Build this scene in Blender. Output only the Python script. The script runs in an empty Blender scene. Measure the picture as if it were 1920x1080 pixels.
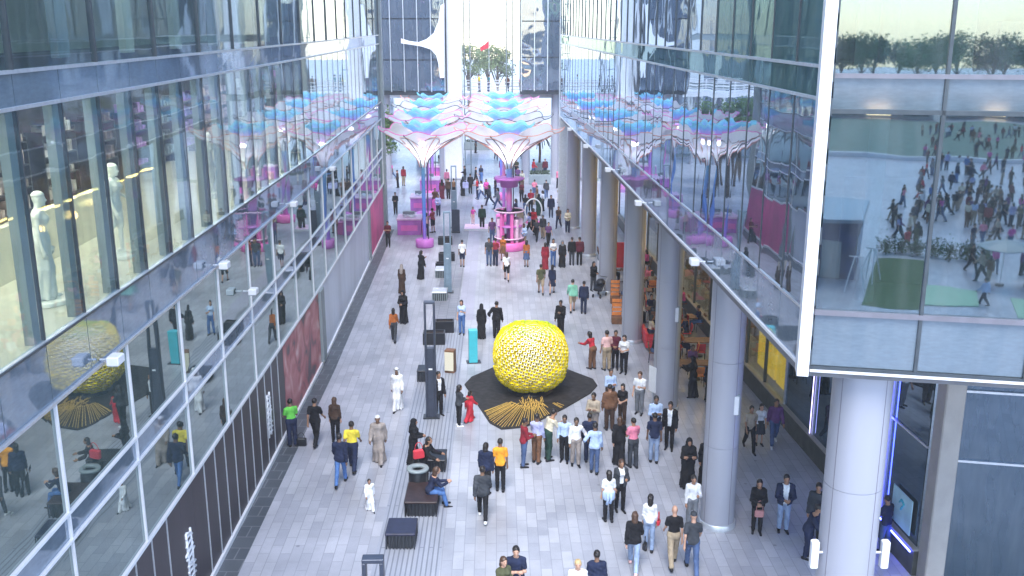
import bpy, math, random
import numpy as np
from mathutils import Vector

# ------------------------------------------------------------------ scene, camera, light
random.seed(11)
S = bpy.context.scene
COL = S.collection
R = math.radians
CAM_H, FPX, PITCH = 14.2, 1856.0, math.atan(495 / 1856.0)

cam_d = bpy.data.cameras.new("camera")
cam_d.sensor_width = 36.0
cam_d.lens = FPX / 1920.0 * 36.0
cam_d.clip_start, cam_d.clip_end = 0.5, 2000.0
cam = bpy.data.objects.new("camera", cam_d)
cam.location = (0, 0, CAM_H)
cam.rotation_euler = (math.pi / 2 - PITCH, 0, 0)
COL.objects.link(cam)
S.camera = cam

SUN_EL, SUN_AZ = 58.0, 181.0          # high and soft, from straight behind the viewpoint
world = bpy.data.worlds.new("World")
S.world = world
world.use_nodes = True
wn = world.node_tree
sky = wn.nodes.new("ShaderNodeTexSky")
sky.sky_type = 'NISHITA'
sky.sun_disc = False
sky.sun_elevation = R(SUN_EL)
sky.sun_rotation = R(SUN_AZ)
sky.air_density = 1.0
sky.dust_density = 0.3
sky.ozone_density = 0.5
bg = wn.nodes["Background"]
bg.inputs[1].default_value = 0.15
wn.links.new(sky.outputs[0], bg.inputs[0])

sun_d = bpy.data.lights.new("sun", 'SUN')
sun_d.energy = 1.5
sun_d.angle = R(32)
sun_d.color = (1.0, 0.96, 0.90)
sun = bpy.data.objects.new("sun", sun_d)
az = R(SUN_AZ)
sd = Vector((math.sin(az) * math.cos(R(SUN_EL)), math.cos(az) * math.cos(R(SUN_EL)), math.sin(R(SUN_EL))))
sun.rotation_euler = (-sd).to_track_quat('-Z', 'Y').to_euler()
COL.objects.link(sun)

S.view_settings.view_transform = 'Standard'
S.view_settings.look = 'None'
S.view_settings.exposure = 1.8
S.view_settings.gamma = 1.0
S.render.engine = 'CYCLES'
S.cycles.use_denoising = True
S.cycles.max_bounces = 8
S.cycles.glossy_bounces = 5
S.cycles.diffuse_bounces = 4
S.cycles.transparent_max_bounces = 12
S.cycles.caustics_reflective = False
S.cycles.caustics_refractive = False
S.cycles.sample_clamp_indirect = 6.0
S.cycles.volume_bounces = 1
S.cycles.volume_max_steps = 64


# ------------------------------------------------------------------ helpers
def P(px, py, z=0.0):
    """the real point at height z that the photograph shows at this pixel"""
    a = (px - 960) / FPX
    b = (540 - py) / FPX
    d = (a, math.cos(PITCH) + b * math.sin(PITCH), -math.sin(PITCH) + b * math.cos(PITCH))
    t = (z - CAM_H) / d[2]
    return Vector((d[0] * t, d[1] * t, z))


def tag(o, label=None, cat=None, group=None, kind=None):
    if label: o["label"] = label
    if cat: o["category"] = cat
    if group: o["group"] = group
    if kind: o["kind"] = kind
    return o


def thing(name, label, cat, loc=(0, 0, 0), rz=0.0, group=None):
    o = bpy.data.objects.new(name, None)
    o.empty_display_size = 0.2
    o.location = loc
    o.rotation_euler = (0, 0, rz)
    COL.objects.link(o)
    return tag(o, label, cat, group)


def dup(root, loc=None, rz=None, label=None, group=None, scale=None):
    r = root.copy()
    COL.objects.link(r)
    if loc is not None: r.location = loc
    if rz is not None: r.rotation_euler = (0, 0, rz)
    if scale is not None: r.scale = (scale, scale, scale)
    if label: r["label"] = label
    if group: r["group"] = group
    for ch in list(root.children):
        c = ch.copy()
        COL.objects.link(c)
        c.parent = r
        for g in list(ch.children):
            q = g.copy()
            COL.objects.link(q)
            q.parent = c
    return r


class MB:
    """collects shapes into one mesh"""
    def __init__(self):
        self.v, self.f, self.m, self.sm = [], [], [], []
        self.cur = 0

    def add(self, vs, fs, smooth=False):
        n = len(self.v)
        self.v += [tuple(p) for p in vs]
        for f in fs:
            self.f.append(tuple(n + i for i in f))
            self.m.append(self.cur)
            self.sm.append(smooth)
        return self

    def hexa(self, b, t):
        """b, t: four corners of the bottom and of the top, counter-clockwise from above"""
        return self.add(list(b) + list(t), [(3, 2, 1, 0), (4, 5, 6, 7), (0, 1, 5, 4), (1, 2, 6, 5), (2, 3, 7, 6), (3, 0, 4, 7)])

    def box(self, cx, cy, z0, sx, sy, sz, rz=0.0):
        c, s = math.cos(rz), math.sin(rz)
        q = []
        for ux, uy in ((-1, -1), (1, -1), (1, 1), (-1, 1)):
            x, y = ux * sx / 2, uy * sy / 2
            q.append((cx + x * c - y * s, cy + x * s + y * c))
        return self.hexa([(x, y, z0) for x, y in q], [(x, y, z0 + sz) for x, y in q])

    def bbox(self, cx, cy, z0, sx, sy, sz, bev=0.02, rz=0.0):
        """box with its edges cut off"""
        c, s = math.cos(rz), math.sin(rz)
        def ring(ix, z):
            hx, hy = sx / 2 - ix, sy / 2 - ix
            o = []
            for ux, uy in ((-1, -1), (1, -1), (1, 1), (-1, 1)):
                pts = ((ux * hx, uy * (hy - bev)), (ux * (hx - bev), uy * hy))
                if ux * uy < 0: pts = pts[::-1]
                for x, y in pts:
                    o.append((cx + x * c - y * s, cy + x * s + y * c, z))
            return o
        rs = [ring(bev, z0), ring(0, z0 + bev), ring(0, z0 + sz - bev), ring(bev, z0 + sz)]
        vs = sum(rs, [])
        fs = [tuple(range(7, -1, -1)), tuple(range(24, 32))]
        for k in range(3):
            for i in range(8):
                j = (i + 1) % 8
                fs.append((k * 8 + i, k * 8 + j, k * 8 + 8 + j, k * 8 + 8 + i))
        return self.add(vs, fs)

    def cyl(self, a, b, ra, rb=None, n=12, smooth=True):
        rb = ra if rb is None else rb
        a, b = Vector(a), Vector(b)
        d = (b - a)
        d = d.normalized() if d.length > 1e-9 else Vector((0, 0, 1))
        u = d.cross(Vector((0, 0, 1)) if abs(d.z) < .9 else Vector((1, 0, 0))).normalized()
        w = d.cross(u)
        va = [a + (u * math.cos(2 * math.pi * i / n) + w * math.sin(2 * math.pi * i / n)) * ra for i in range(n)]
        vb = [b + (u * math.cos(2 * math.pi * i / n) + w * math.sin(2 * math.pi * i / n)) * rb for i in range(n)]
        self.add(va + vb, [(i, (i + 1) % n, n + (i + 1) % n, n + i) for i in range(n)], smooth)
        self.add(va, [tuple(range(n - 1, -1, -1))])
        self.add(vb, [tuple(range(n))])
        return self

    def lathe(self, prof, cx=0, cy=0, n=24, smooth=True):
        vs, fs = [], []
        for r, z in prof:
            for i in range(n):
                a = 2 * math.pi * i / n
                vs.append((cx + r * math.cos(a), cy + r * math.sin(a), z))
        for k in range(len(prof) - 1):
            for i in range(n):
                j = (i + 1) % n
                fs.append((k * n + i, k * n + j, k * n + n + j, k * n + n + i))
        self.add(vs, fs, smooth)
        if prof[0][0] > 1e-4: self.add(vs[:n], [tuple(range(n - 1, -1, -1))])
        if prof[-1][0] > 1e-4: self.add(vs[-n:], [tuple(range(n))])
        return self

    def prism(self, pts, z0, z1):
        n = len(pts)
        vs = [(x, y, z0) for x, y in pts] + [(x, y, z1) for x, y in pts]
        return self.add(vs, [tuple(range(n - 1, -1, -1)), tuple(range(n, 2 * n))] + [(i, (i + 1) % n, n + (i + 1) % n, n + i) for i in range(n)])

    def tube(self, pts, r, n=8, closed=False):
        pts = [Vector(p) for p in pts]
        m = len(pts)
        vs, fs = [], []
        for k, p in enumerate(pts):
            a = pts[(k - 1) % m] if (closed or k > 0) else p
            b = pts[(k + 1) % m] if (closed or k < m - 1) else p
            d = (b - a).normalized()
            u = d.cross(Vector((0, 0, 1)) if abs(d.z) < .95 else Vector((1, 0, 0))).normalized()
            w = d.cross(u)
            for i in range(n):
                t = 2 * math.pi * i / n
                vs.append(p + (u * math.cos(t) + w * math.sin(t)) * r)
        for k in range(m if closed else m - 1):
            for i in range(n):
                j = (i + 1) % n
                k2 = (k + 1) % m
                fs.append((k * n + i, k * n + j, k2 * n + j, k2 * n + i))
        if not closed:
            fs += [tuple(range(n - 1, -1, -1)), tuple((m - 1) * n + i for i in range(n))]
        return self.add(vs, fs, True)

    def mesh(self, name, mats):
        me = bpy.data.meshes.new(name)
        me.from_pydata(self.v, [], self.f)
        for m in (mats if isinstance(mats, (list, tuple)) else [mats]):
            me.materials.append(m)
        me.polygons.foreach_set("material_index", self.m)
        me.polygons.foreach_set("use_smooth", self.sm)
        me.update()
        return me

    def build(self, name, mats, parent=None, loc=None):
        o = bpy.data.objects.new(name, self.mesh(name, mats))
        COL.objects.link(o)
        if parent is not None:
            o.parent = parent
        if loc is not None: o.location = loc
        return o


# ------------------------------------------------------------------ materials
def pm(name, col, rough=0.6, metal=0.0, var=0.15, scale=4.0, bump=0.0, emit=None, spec=0.5, stretch=(1, 1, 1)):
    m = bpy.data.materials.new(name)
    m.use_nodes = True
    nt = m.node_tree
    b = nt.nodes["Principled BSDF"]
    b.inputs["Roughness"].default_value = rough
    b.inputs["Metallic"].default_value = metal
    b.inputs["Specular IOR Level"].default_value = spec
    tc = nt.nodes.new("ShaderNodeTexCoord")
    mp = nt.nodes.new("ShaderNodeMapping")
    mp.inputs["Scale"].default_value = stretch
    nz = nt.nodes.new("ShaderNodeTexNoise")
    nz.inputs["Scale"].default_value = scale
    nz.inputs["Detail"].default_value = 5
    nt.links.new(tc.outputs["Object"], mp.inputs[0])
    nt.links.new(mp.outputs[0], nz.inputs["Vector"])
    cr = nt.nodes.new("ShaderNodeValToRGB")
    lo = [max(0, c * (1 - var)) for c in col[:3]]
    hi = [min(1, c * (1 + var)) for c in col[:3]]
    cr.color_ramp.elements[0].position = 0.3
    cr.color_ramp.elements[1].position = 0.7
    cr.color_ramp.elements[0].color = (*lo, 1)
    cr.color_ramp.elements[1].color = (*hi, 1)
    nt.links.new(nz.outputs[0], cr.inputs[0])
    nt.links.new(cr.outputs[0], b.inputs["Base Color"])
    if bump:
        bp = nt.nodes.new("ShaderNodeBump")
        bp.inputs["Strength"].default_value = bump
        bp.inputs["Distance"].default_value = 0.05
        nt.links.new(nz.outputs[0], bp.inputs["Height"])
        nt.links.new(bp.outputs[0], b.inputs["Normal"])
    if emit:
        b.inputs["Emission Color"].default_value = (*emit[0], 1)
        b.inputs["Emission Strength"].default_value = emit[1]
    return m


def glass(name, body, gloss_col, f0, f1, rough=0.015, see=False, wave=0.03, power=2.6, mottle=0.0):
    """coated architectural glass: a mirror layer that grows towards grazing over a tinted body (see=True: see-through)"""
    m = bpy.data.materials.new(name)
    m.use_nodes = True
    nt = m.node_tree
    for n in list(nt.nodes):
        if n.type != 'OUTPUT_MATERIAL': nt.nodes.remove(n)
    out = [n for n in nt.nodes if n.type == 'OUTPUT_MATERIAL'][0]
    gl = nt.nodes.new("ShaderNodeBsdfGlossy")
    gl.inputs["Color"].default_value = (*gloss_col, 1)
    gl.inputs["Roughness"].default_value = rough
    if see:
        bd = nt.nodes.new("ShaderNodeBsdfTransparent")
    else:
        bd = nt.nodes.new("ShaderNodeBsdfDiffuse")
    bd.inputs["Color"].default_value = (*body, 1)
    if mottle:
        tc = nt.nodes.new("ShaderNodeTexCoord")
        mp = nt.nodes.new("ShaderNodeMapping"); mp.inputs["Scale"].default_value = (1, 1, 3.5)
        nz = nt.nodes.new("ShaderNodeTexNoise"); nz.inputs["Scale"].default_value = 6; nz.inputs["Detail"].default_value = 8
        cr = nt.nodes.new("ShaderNodeValToRGB")
        cr.color_ramp.elements[0].position, cr.color_ramp.elements[1].position = .3, .7
        cr.color_ramp.elements[0].color = (*[c * (1 - mottle) for c in body], 1)
        cr.color_ramp.elements[1].color = (*[c * (1 + mottle) for c in body], 1)
        nt.links.new(tc.outputs["Object"], mp.inputs[0]); nt.links.new(mp.outputs[0], nz.inputs["Vector"])
        nt.links.new(nz.outputs[0], cr.inputs[0]); nt.links.new(cr.outputs[0], bd.inputs["Color"])
    lw = nt.nodes.new("ShaderNodeLayerWeight")
    lw.inputs["Blend"].default_value = 0.5
    mr = nt.nodes.new("ShaderNodeMapRange")
    mr.inputs["To Min"].default_value = f0
    mr.inputs["To Max"].default_value = f1
    pw = nt.nodes.new("ShaderNodeMath")
    pw.operation = 'POWER'
    pw.inputs[1].default_value = power
    nt.links.new(lw.outputs["Facing"], pw.inputs[0])
    nt.links.new(pw.outputs[0], mr.inputs["Value"])
    mx = nt.nodes.new("ShaderNodeMixShader")
    nt.links.new(mr.outputs[0], mx.inputs[0])
    nt.links.new(bd.outputs[0], mx.inputs[1])
    nt.links.new(gl.outputs[0], mx.inputs[2])
    du = nt.nodes.new("ShaderNodeBsdfDiffuse")            # a thin film of dust and run marks
    du.inputs["Color"].default_value = (.46, .47, .48, 1)
    tcd = nt.nodes.new("ShaderNodeTexCoord")
    mpd = nt.nodes.new("ShaderNodeMapping"); mpd.inputs["Scale"].default_value = (2.2, 2.2, .35)
    nzd = nt.nodes.new("ShaderNodeTexNoise"); nzd.inputs["Scale"].default_value = 1.6; nzd.inputs["Detail"].default_value = 7
    mrd = nt.nodes.new("ShaderNodeMapRange")
    mrd.inputs["From Min"].default_value, mrd.inputs["From Max"].default_value = .40, .75
    mrd.inputs["To Min"].default_value, mrd.inputs["To Max"].default_value = .01, .075
    mxd = nt.nodes.new("ShaderNodeMixShader")
    nt.links.new(tcd.outputs["Object"], mpd.inputs[0]); nt.links.new(mpd.outputs[0], nzd.inputs["Vector"])
    nt.links.new(nzd.outputs[0], mrd.inputs["Value"]); nt.links.new(mrd.outputs[0], mxd.inputs[0])
    nt.links.new(mx.outputs[0], mxd.inputs[1]); nt.links.new(du.outputs[0], mxd.inputs[2])
    nt.links.new(mxd.outputs[0], out.inputs[0])
    if wave:
        tc = nt.nodes.new("ShaderNodeTexCoord")
        nz = nt.nodes.new("ShaderNodeTexNoise")
        nz.inputs["Scale"].default_value = 0.7
        nz.inputs["Detail"].default_value = 1.0
        nt.links.new(tc.outputs["Object"], nz.inputs["Vector"])
        bp = nt.nodes.new("ShaderNodeBump")
        bp.inputs["Strength"].default_value = 1.0
        bp.inputs["Distance"].default_value = wave
        nt.links.new(nz.outputs[0], bp.inputs["Height"])
        nt.links.new(bp.outputs[0], gl.inputs["Normal"])
    return m


_cloth = {}
def cloth(col, rough=0.85):
    k = (tuple(round(c, 3) for c in col), rough)
    if k not in _cloth:
        _cloth[k] = pm("cloth", col, rough, var=0.30, scale=7, bump=0.15, spec=0.2, stretch=(1, 1, .45))  # streaky tone variation puts the shading of folds into the colour
    return _cloth[k]


def emis(name, col, strength):
    m = pm(name, col, 0.5, emit=(col, strength))
    return m


M = dict(
    white=pm("white_paint", (.74, .75, .79), .35, var=.04),
    alu=pm("brushed_aluminium", (.62, .65, .70), .35, .6, var=.08, scale=9),
    steel=pm("dark_steel", (.05, .055, .065), .4, .5, var=.2),
    mull=pm("dark_mullion", (.07, .085, .10), .4, .4, var=.15),
    grey=pm("grey_paint", (.24, .285, .305), .5, var=.08, scale=2),
    column=pm("column_cladding", (.36, .37, .43), .42, .15, var=.06, scale=1.2, stretch=(1, 1, .15)),
    hoard=pm("brown_hoarding", (.035, .027, .034), .45, var=.2, scale=1.5, stretch=(1, 1, .3)),
    hoardpale=pm("pale_hoarding", (.62, .68, .78), .4, var=.14, scale=.5, stretch=(1, 1, .25)),
    hoardpink=pm("pink_hoarding", (.62, .06, .22), .45, var=.3, scale=.6),
    warmwin=pm("warm_window", (.9, .7, .4), .5, emit=((1.0, .70, .36), 1.6)),
    cream=pm("cream_wall", (.70, .66, .52), .7, var=.06, scale=1),
    shopfloor=pm("pale_stone_floor", (.55, .52, .42), .35, var=.1, scale=1.5),
    dim=pm("dim_shelving", (.05, .045, .06), .7, var=.7, scale=1.6, stretch=(1, 1, 2.5)),
    soffit=pm("soffit_panel", (.18, .18, .20), .6, var=.1),
    plinth=pm("dark_stone_plinth", (.06, .065, .06), .45, var=.3, scale=3),
    beige=pm("stone_pier", (.36, .34, .33), .6, var=.1, scale=2),
    black=pm("black_metal", (.012, .013, .018), .4, .2, var=.3),
    navyseat=pm("bench_seat", (.018, .02, .05), .5, var=.3),
    yellow=pm("yellow_tubes", (.92, .74, .01), .4, var=.12, scale=3),
    lime=pm("lime_tubes", (.55, .66, .03), .4, var=.12, scale=3),
    ivory=pm("tube_inside", (.93, .93, .86), .5, var=.06),
    gold=pm("golden_rods", (.62, .40, .10), .4, var=.25, scale=8),
    mat=pm("black_matting", (.016, .014, .015), .8, var=.6, scale=5, bump=.4),
    teal=pm("teal_paint", (.06, .48, .58), .4, var=.06),
    pink=pm("pink_paint", (.80, .16, .50), .45, var=.1, scale=2),
    purple=pm("purple_paint", (.48, .14, .50), .5, var=.18, scale=2),
    pale_pink=pm("pale_pink_top", (.80, .55, .74), .45, var=.08),
    blue=pm("blue_paint", (.07, .18, .62), .4, var=.12),
    cyan=pm("cyan_paint", (.15, .58, .74), .4, var=.1),
    orange=pm("orange_paint", (.75, .24, .05), .5, var=.2),
    red=pm("red_paint", (.60, .03, .05), .5, var=.15),
    wood=pm("brown_wood", (.18, .08, .035), .55, var=.35, scale=6, stretch=(1, 6, 1)),
    trunk=pm("bark", (.10, .07, .05), .9, var=.3, scale=8, bump=.5),
    leaf=pm("leaf", (.06, .12, .025), .6, var=.5, scale=2),
    palm=pm("palm_leaf", (.03, .055, .03), .6, var=.4, scale=2),
    skin1=pm("light_skin", (.52, .30, .21), .5, var=.06, scale=10),
    skin2=pm("tan_skin", (.34, .18, .11), .5, var=.06, scale=10),
    skin3=pm("brown_skin", (.20, .11, .068), .5, var=.06, scale=10),
    eye=pm("dark_eye", (.01, .01, .012), .2, var=.1),
    mann=pm("white_plaster", (.78, .78, .70), .6, var=.05),
    poster=pm("poster_paper", (.42, .66, .80), .5, var=.16, scale=2),
    yelpanel=pm("glowing_yellow_panel", (.70, .44, .03), .5, var=.15, emit=((1.0, .60, .04), .20)),  # glow added to the panel so the shop reads yellow
    rail=pm("rail_grey", (.20, .195, .23), .4, .3, var=.1),
    globe=emis("added_canopy_glow", (1.0, .96, .95), 42.0),  # added glow inside each canopy, brightens the fabric
    trim=pm("salmon_trim", (.70, .30, .22), .5, var=.1),
    greyline=pm("grey_print", (.22, .22, .26), .5, var=.1),
    shop_fill=emis("added_shop_light", (1.0, .95, .82), 15.0),  # added to brighten the inside behind the left windows
    lampw=emis("lamp_face", (1.0, .96, .86), 2.0),
    led=emis("blue_tube", (.08, .10, 1.0), 9.0),
    ledl=emis("lilac_tube", (.50, .45, 1.0), 1.2),
    warm=emis("warm_lamp", (1.0, .62, .18), 7.0),
    yel=emis("yellow_window_lamp", (1.0, .72, .10), 26.0),
    neon=emis("blue_neon", (.05, .06, 1.0), 8.0),
)
G = dict(
    low=glass("tinted_glass", (.04, .068, .066), (.74, .86, .86), .24, .85, wave=.003),
    band=glass("fritted_glass", (.155, .205, .255), (.80, .88, 1.0), .16, .75, rough=.03, wave=.004, mottle=.10),
    clear=glass("clear_glass", (.86, .94, .93), (.85, .92, 1.0), .05, .95, see=True, wave=.003, power=4.2),
    right=glass("blue_glass", (.030, .055, .075), (.72, .84, .96), .26, .95, wave=.005),
    teal=glass("teal_glass", (.055, .12, .125), (.60, .80, .82), .10, .85, wave=.004, power=4.0),
    front=glass("teal_mirror_glass", (.46, .66, .66), (.55, .645, .73), .34, .85, see=True, wave=.003),
    frit=glass("dark_fritted_glass", (.10, .14, .17), (.80, .88, 1.0), .16, .70, rough=.06, wave=.004, mottle=.12),
    shop=glass("dark_shop_glass", (.015, .035, .05), (.55, .70, .90), .16, .70, wave=.003),
    tower=glass("tower_glass", (.065, .09, .13), (.70, .78, .88), .30, .65, wave=.02),
)

# ------------------------------------------------------------------ paving and ground
def paving(name, c1, c2, mortar, w, h, msize, rough, blotch=.10, rot=0.0):
    m = bpy.data.materials.new(name)
    m.use_nodes = True
    nt = m.node_tree
    b = nt.nodes["Principled BSDF"]
    b.inputs["Roughness"].default_value = rough
    b.inputs["Specular IOR Level"].default_value = .5
    tc = nt.nodes.new("ShaderNodeTexCoord")
    mp = nt.nodes.new("ShaderNodeMapping")
    mp.inputs["Rotation"].default_value = (0, 0, rot)
    br = nt.nodes.new("ShaderNodeTexBrick")
    br.inputs["Color1"].default_value = (*c1, 1)
    br.inputs["Color2"].default_value = (*c2, 1)
    br.inputs["Mortar"].default_value = (*mortar, 1)
    br.inputs["Scale"].default_value = 1.0
    br.inputs["Brick Width"].default_value = w
    br.inputs["Row Height"].default_value = h
    br.inputs["Mortar Size"].default_value = msize
    br.inputs["Mortar Smooth"].default_value = .2
    nt.links.new(tc.outputs["Object"], mp.inputs[0])
    nt.links.new(mp.outputs[0], br.inputs["Vector"])
    nz = nt.nodes.new("ShaderNodeTexNoise")
    nz.inputs["Scale"].default_value = .45
    nz.inputs["Detail"].default_value = 8
    nz.inputs["Roughness"].default_value = .65
    nt.links.new(tc.outputs["Object"], nz.inputs["Vector"])
    cr = nt.nodes.new("ShaderNodeValToRGB")
    cr.color_ramp.elements[0].position, cr.color_ramp.elements[1].position = .3, .7
    cr.color_ramp.elements[0].color = (1 - blotch, 1 - blotch, 1 - blotch, 1)
    cr.color_ramp.elements[1].color = (1 + blotch, 1 + blotch, 1 + blotch, 1)
    nt.links.new(nz.outputs[0], cr.inputs[0])
    mu = nt.nodes.new("ShaderNodeMixRGB")
    mu.blend_type = 'MULTIPLY'
    mu.inputs[0].default_value = 1
    nt.links.new(br.outputs["Color"], mu.inputs[1])
    nt.links.new(cr.outputs[0], mu.inputs[2])
    vo = nt.nodes.new("ShaderNodeTexVoronoi"); vo.inputs["Scale"].default_value = .9
    nt.links.new(tc.outputs["Object"], vo.inputs["Vector"])
    sp = nt.nodes.new("ShaderNodeMapRange")                # gum and drip spots
    sp.inputs["From Min"].default_value, sp.inputs["From Max"].default_value = .035, .06
    sp.inputs["To Min"].default_value, sp.inputs["To Max"].default_value = .62, 1.0
    nt.links.new(vo.outputs["Distance"], sp.inputs["Value"])
    nz2 = nt.nodes.new("ShaderNodeTexNoise"); nz2.inputs["Scale"].default_value = .16; nz2.inputs["Detail"].default_value = 9; nz2.inputs["Roughness"].default_value = .7
    nt.links.new(tc.outputs["Object"], nz2.inputs["Vector"])
    st = nt.nodes.new("ShaderNodeMapRange")                # worn and stained patches
    st.inputs["From Min"].default_value, st.inputs["From Max"].default_value = .36, .56
    st.inputs["To Min"].default_value, st.inputs["To Max"].default_value = .84, 1.03
    nt.links.new(nz2.outputs[0], st.inputs["Value"])
    m1 = nt.nodes.new("ShaderNodeMath"); m1.operation = 'MULTIPLY'
    nt.links.new(sp.outputs[0], m1.inputs[0]); nt.links.new(st.outputs[0], m1.inputs[1])
    mu2 = nt.nodes.new("ShaderNodeMixRGB"); mu2.blend_type = 'MULTIPLY'; mu2.inputs[0].default_value = 1
    nt.links.new(mu.outputs[0], mu2.inputs[1]); nt.links.new(m1.outputs[0], mu2.inputs[2])
    nt.links.new(mu2.outputs[0], b.inputs["Base Color"])
    ro = nt.nodes.new("ShaderNodeMapRange")
    ro.inputs["To Min"].default_value, ro.inputs["To Max"].default_value = rough - .1, rough + .12
    nt.links.new(nz.outputs[0], ro.inputs["Value"])
    nt.links.new(ro.outputs[0], b.inputs["Roughness"])
    return m


def XL(y):
    return float(np.interp(y, [-40, 6, 23.5, 40, 69.5], [-7.5, -7.86, -7.98, -8.2, -9.1]))


def XR(y):
    return float(np.interp(y, [17.9, 25.5, 31, 40, 49, 59, 71.5], [5.56, 5.30, 5.02, 4.70, 4.35, 3.92, 3.42]))


def XW(y):
    return float(np.interp(y, [20, 24.73, 38.47, 60, 75], [11.0, 10.66, 9.64, 8.3, 7.7]))


def sheet(name, pts, z, m, kind='structure'):
    mb = MB()
    mb.add([(x, y, z) for x, y in pts], [tuple(range(len(pts)))])
    return tag(mb.build(name, m), kind=kind)


pave = paving("pale_paving", (.325, .335, .39), (.425, .435, .49), (.27, .28, .325), .9, .3, .012, .34, blotch=.17, rot=R(89))
sheet("ground", [(-320, -320), (320, -320), (320, 420), (-320, 420)], 0.0, pave)
ys = [4, 15, 23.5, 32, 40, 55, 69.5]
pv_dark = paving("dark_paving", (.065, .075, .09), (.085, .095, .11), (.16, .17, .19), .62, .62, .02, .45, blotch=.2, rot=R(1))
sheet("dark_paving_strip", [(XL(y) + .67, y) for y in ys] + [(XL(y) + .1, y) for y in reversed(ys)], .004, pv_dark)
groove = paving("grooved_paving", (.30, .32, .385), (.335, .355, .42), (.18, .19, .235), 5.0, .135, .022, .4, rot=R(89.3))
sheet("grooved_paving_strip", [(-3.62, 8), (-1.72, 8), (-2.30, 47), (-4.0, 47)], .004, groove)
lil = paving("lilac_paving", (.34, .335, .43), (.38, .375, .47), (.30, .30, .38), .9, .45, .012, .4, rot=R(89.3))
sheet("lilac_paving_strip", [(-2.68, 47.05), (-1.92, 47.05), (-2.95, 112), (-3.7, 112)], .008, lil)
sheet("dark_drain_strip", [(-4.0, 47.05), (-2.72, 47.05), (-3.74, 112), (-5.0, 112)], .004,
      paving("slate_paving", (.22, .23, .28), (.26, .27, .32), (.15, .15, .18), .45, .45, .015, .45, rot=R(89.3)))
sheet("lawn", [(5.4, -16.5), (8.5, -17), (8.8, -28), (5.8, -28)], .012, pm("lawn_grass", (.05, .10, .03), .9, var=.5, scale=6))


sheet("far_lawn", [(-20, -80), (60, -80), (70, -130), (-26, -130)], .012, pm("far_lawn_grass", (.13, .20, .16), .9, var=.25, scale=.8))
mb = MB(); mb.box(20, -79, 0, 90, .5, .45); tag(mb.build("kerb", M['white']), kind='structure')

# ------------------------------------------------------------------ facade helpers
def fhex(mb, X, s, y0, y1, o0, o1, z0, z1, jit=0.0):
    """a slab along a facade line: o is measured from the facade towards the street (s = +1 street lies at +x)"""
    j = [random.uniform(-jit, jit) for _ in range(4)]
    def pt(y, o, z, d=0): return (X(y) + s * (o + d), y, z)
    b = [pt(y0, o0, z0, j[0]), pt(y1, o0, z0, j[1]), pt(y1, o1, z0, j[1]), pt(y0, o1, z0, j[0])]
    t = [pt(y0, o0, z1, j[2]), pt(y1, o0, z1, j[3]), pt(y1, o1, z1, j[3]), pt(y0, o1, z1, j[2])]
    if s > 0: b, t = b[::-1], t[::-1]
    return mb.hexa(b, t)


def fpart(name, m, root, X, s, *a, jit=0.0):
    mb = MB()
    fhex(mb, X, s, *a, jit=jit)
    return mb.build(name, m, root)


def frun(name, m, root, X, s, y0, y1, o0, o1, z0, z1, step=4.0):
    """a long rail or slab that follows the bend of the facade, one continuous body"""
    n = max(1, int(math.ceil((y1 - y0) / step)))
    yy = [y0 + (y1 - y0) * i / n for i in range(n + 1)]
    vs = []
    for y in yy:
        for o, z in ((o0, z0), (o1, z0), (o1, z1), (o0, z1)):
            vs.append((X(y) + s * o, y, z))
    fs = [(3, 2, 1, 0), tuple(n * 4 + i for i in range(4))]
    for k in range(n):
        for i in range(4):
            j = (i + 1) % 4
            fs.append((k * 4 + i, k * 4 + j, k * 4 + 4 + j, k * 4 + 4 + i))
    mb = MB()
    mb.add(vs, fs)
    return mb.build(name, m, root)


# ------------------------------------------------------------------ glass building on the left
BAY = 1.67
LB = thing("glass_building", "long glass building with dark hoardings at street level and mannequins behind its upper windows", "building")
ly0, nb = 6.0, 38
ly1 = ly0 + BAY * nb
for i in range(nb):
    a, b = ly0 + i * BAY, ly0 + (i + 1) * BAY
    fpart("window_pane", G['clear'], LB, XL, 1, a + .02, b - .02, -.02, 0, 9.02, 12.86, jit=.004)
    fpart("spandrel_panel", G['band'], LB, XL, 1, a + .012, b - .012, -.03, .0, 7.90, 8.94, jit=.003)
    fpart("spandrel_panel", G['band'], LB, XL, 1, a + .012, b - .012, -.03, .0, 12.93, 13.44, jit=.003)
    fpart("mullion", M['mull'], LB, XL, 1, b - .018, b + .018, -.06, .008, 8.98, 12.9)
    fpart("pillar", M['grey'], LB, XL, 1, b - .27, b - .025, -.22, -.06, 9.0, 12.95)
for i in range(nb // 2):
    a, b = ly0 + i * 2 * BAY, ly0 + (i + 1) * 2 * BAY
    fpart("window_pane", G['low'], LB, XL, 1, a + .02, b - .02, -.03, 0, 3.36, 5.21, jit=.004)
    fpart("window_pane", G['low'], LB, XL, 1, a + .02, b - .02, -.03, 0, 5.80, 7.82, jit=.004)
    fpart("transom_panel", G['band'], LB, XL, 1, a + .02, b - .02, -.03, -.005, 5.27, 5.74)
    fpart("mullion", M['white'], LB, XL, 1, b - .024, b + .024, -.02, .05, 3.34, 7.84)
    fpart("upper_pane", G['clear'], LB, XL, 1, a + .02, b - .02, -.02, 0, 13.5, 18.0, jit=.006)
    fpart("upper_mullion", M['mull'], LB, XL, 1, b - .03, b + .03, -.06, .04, 13.47, 18.0)
    fpart("curtain", M['cream'] if i % 3 else M['grey'], LB, XL, 1, b - .75, b - .25, -.5, -.35, 13.6, 18.0)
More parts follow.
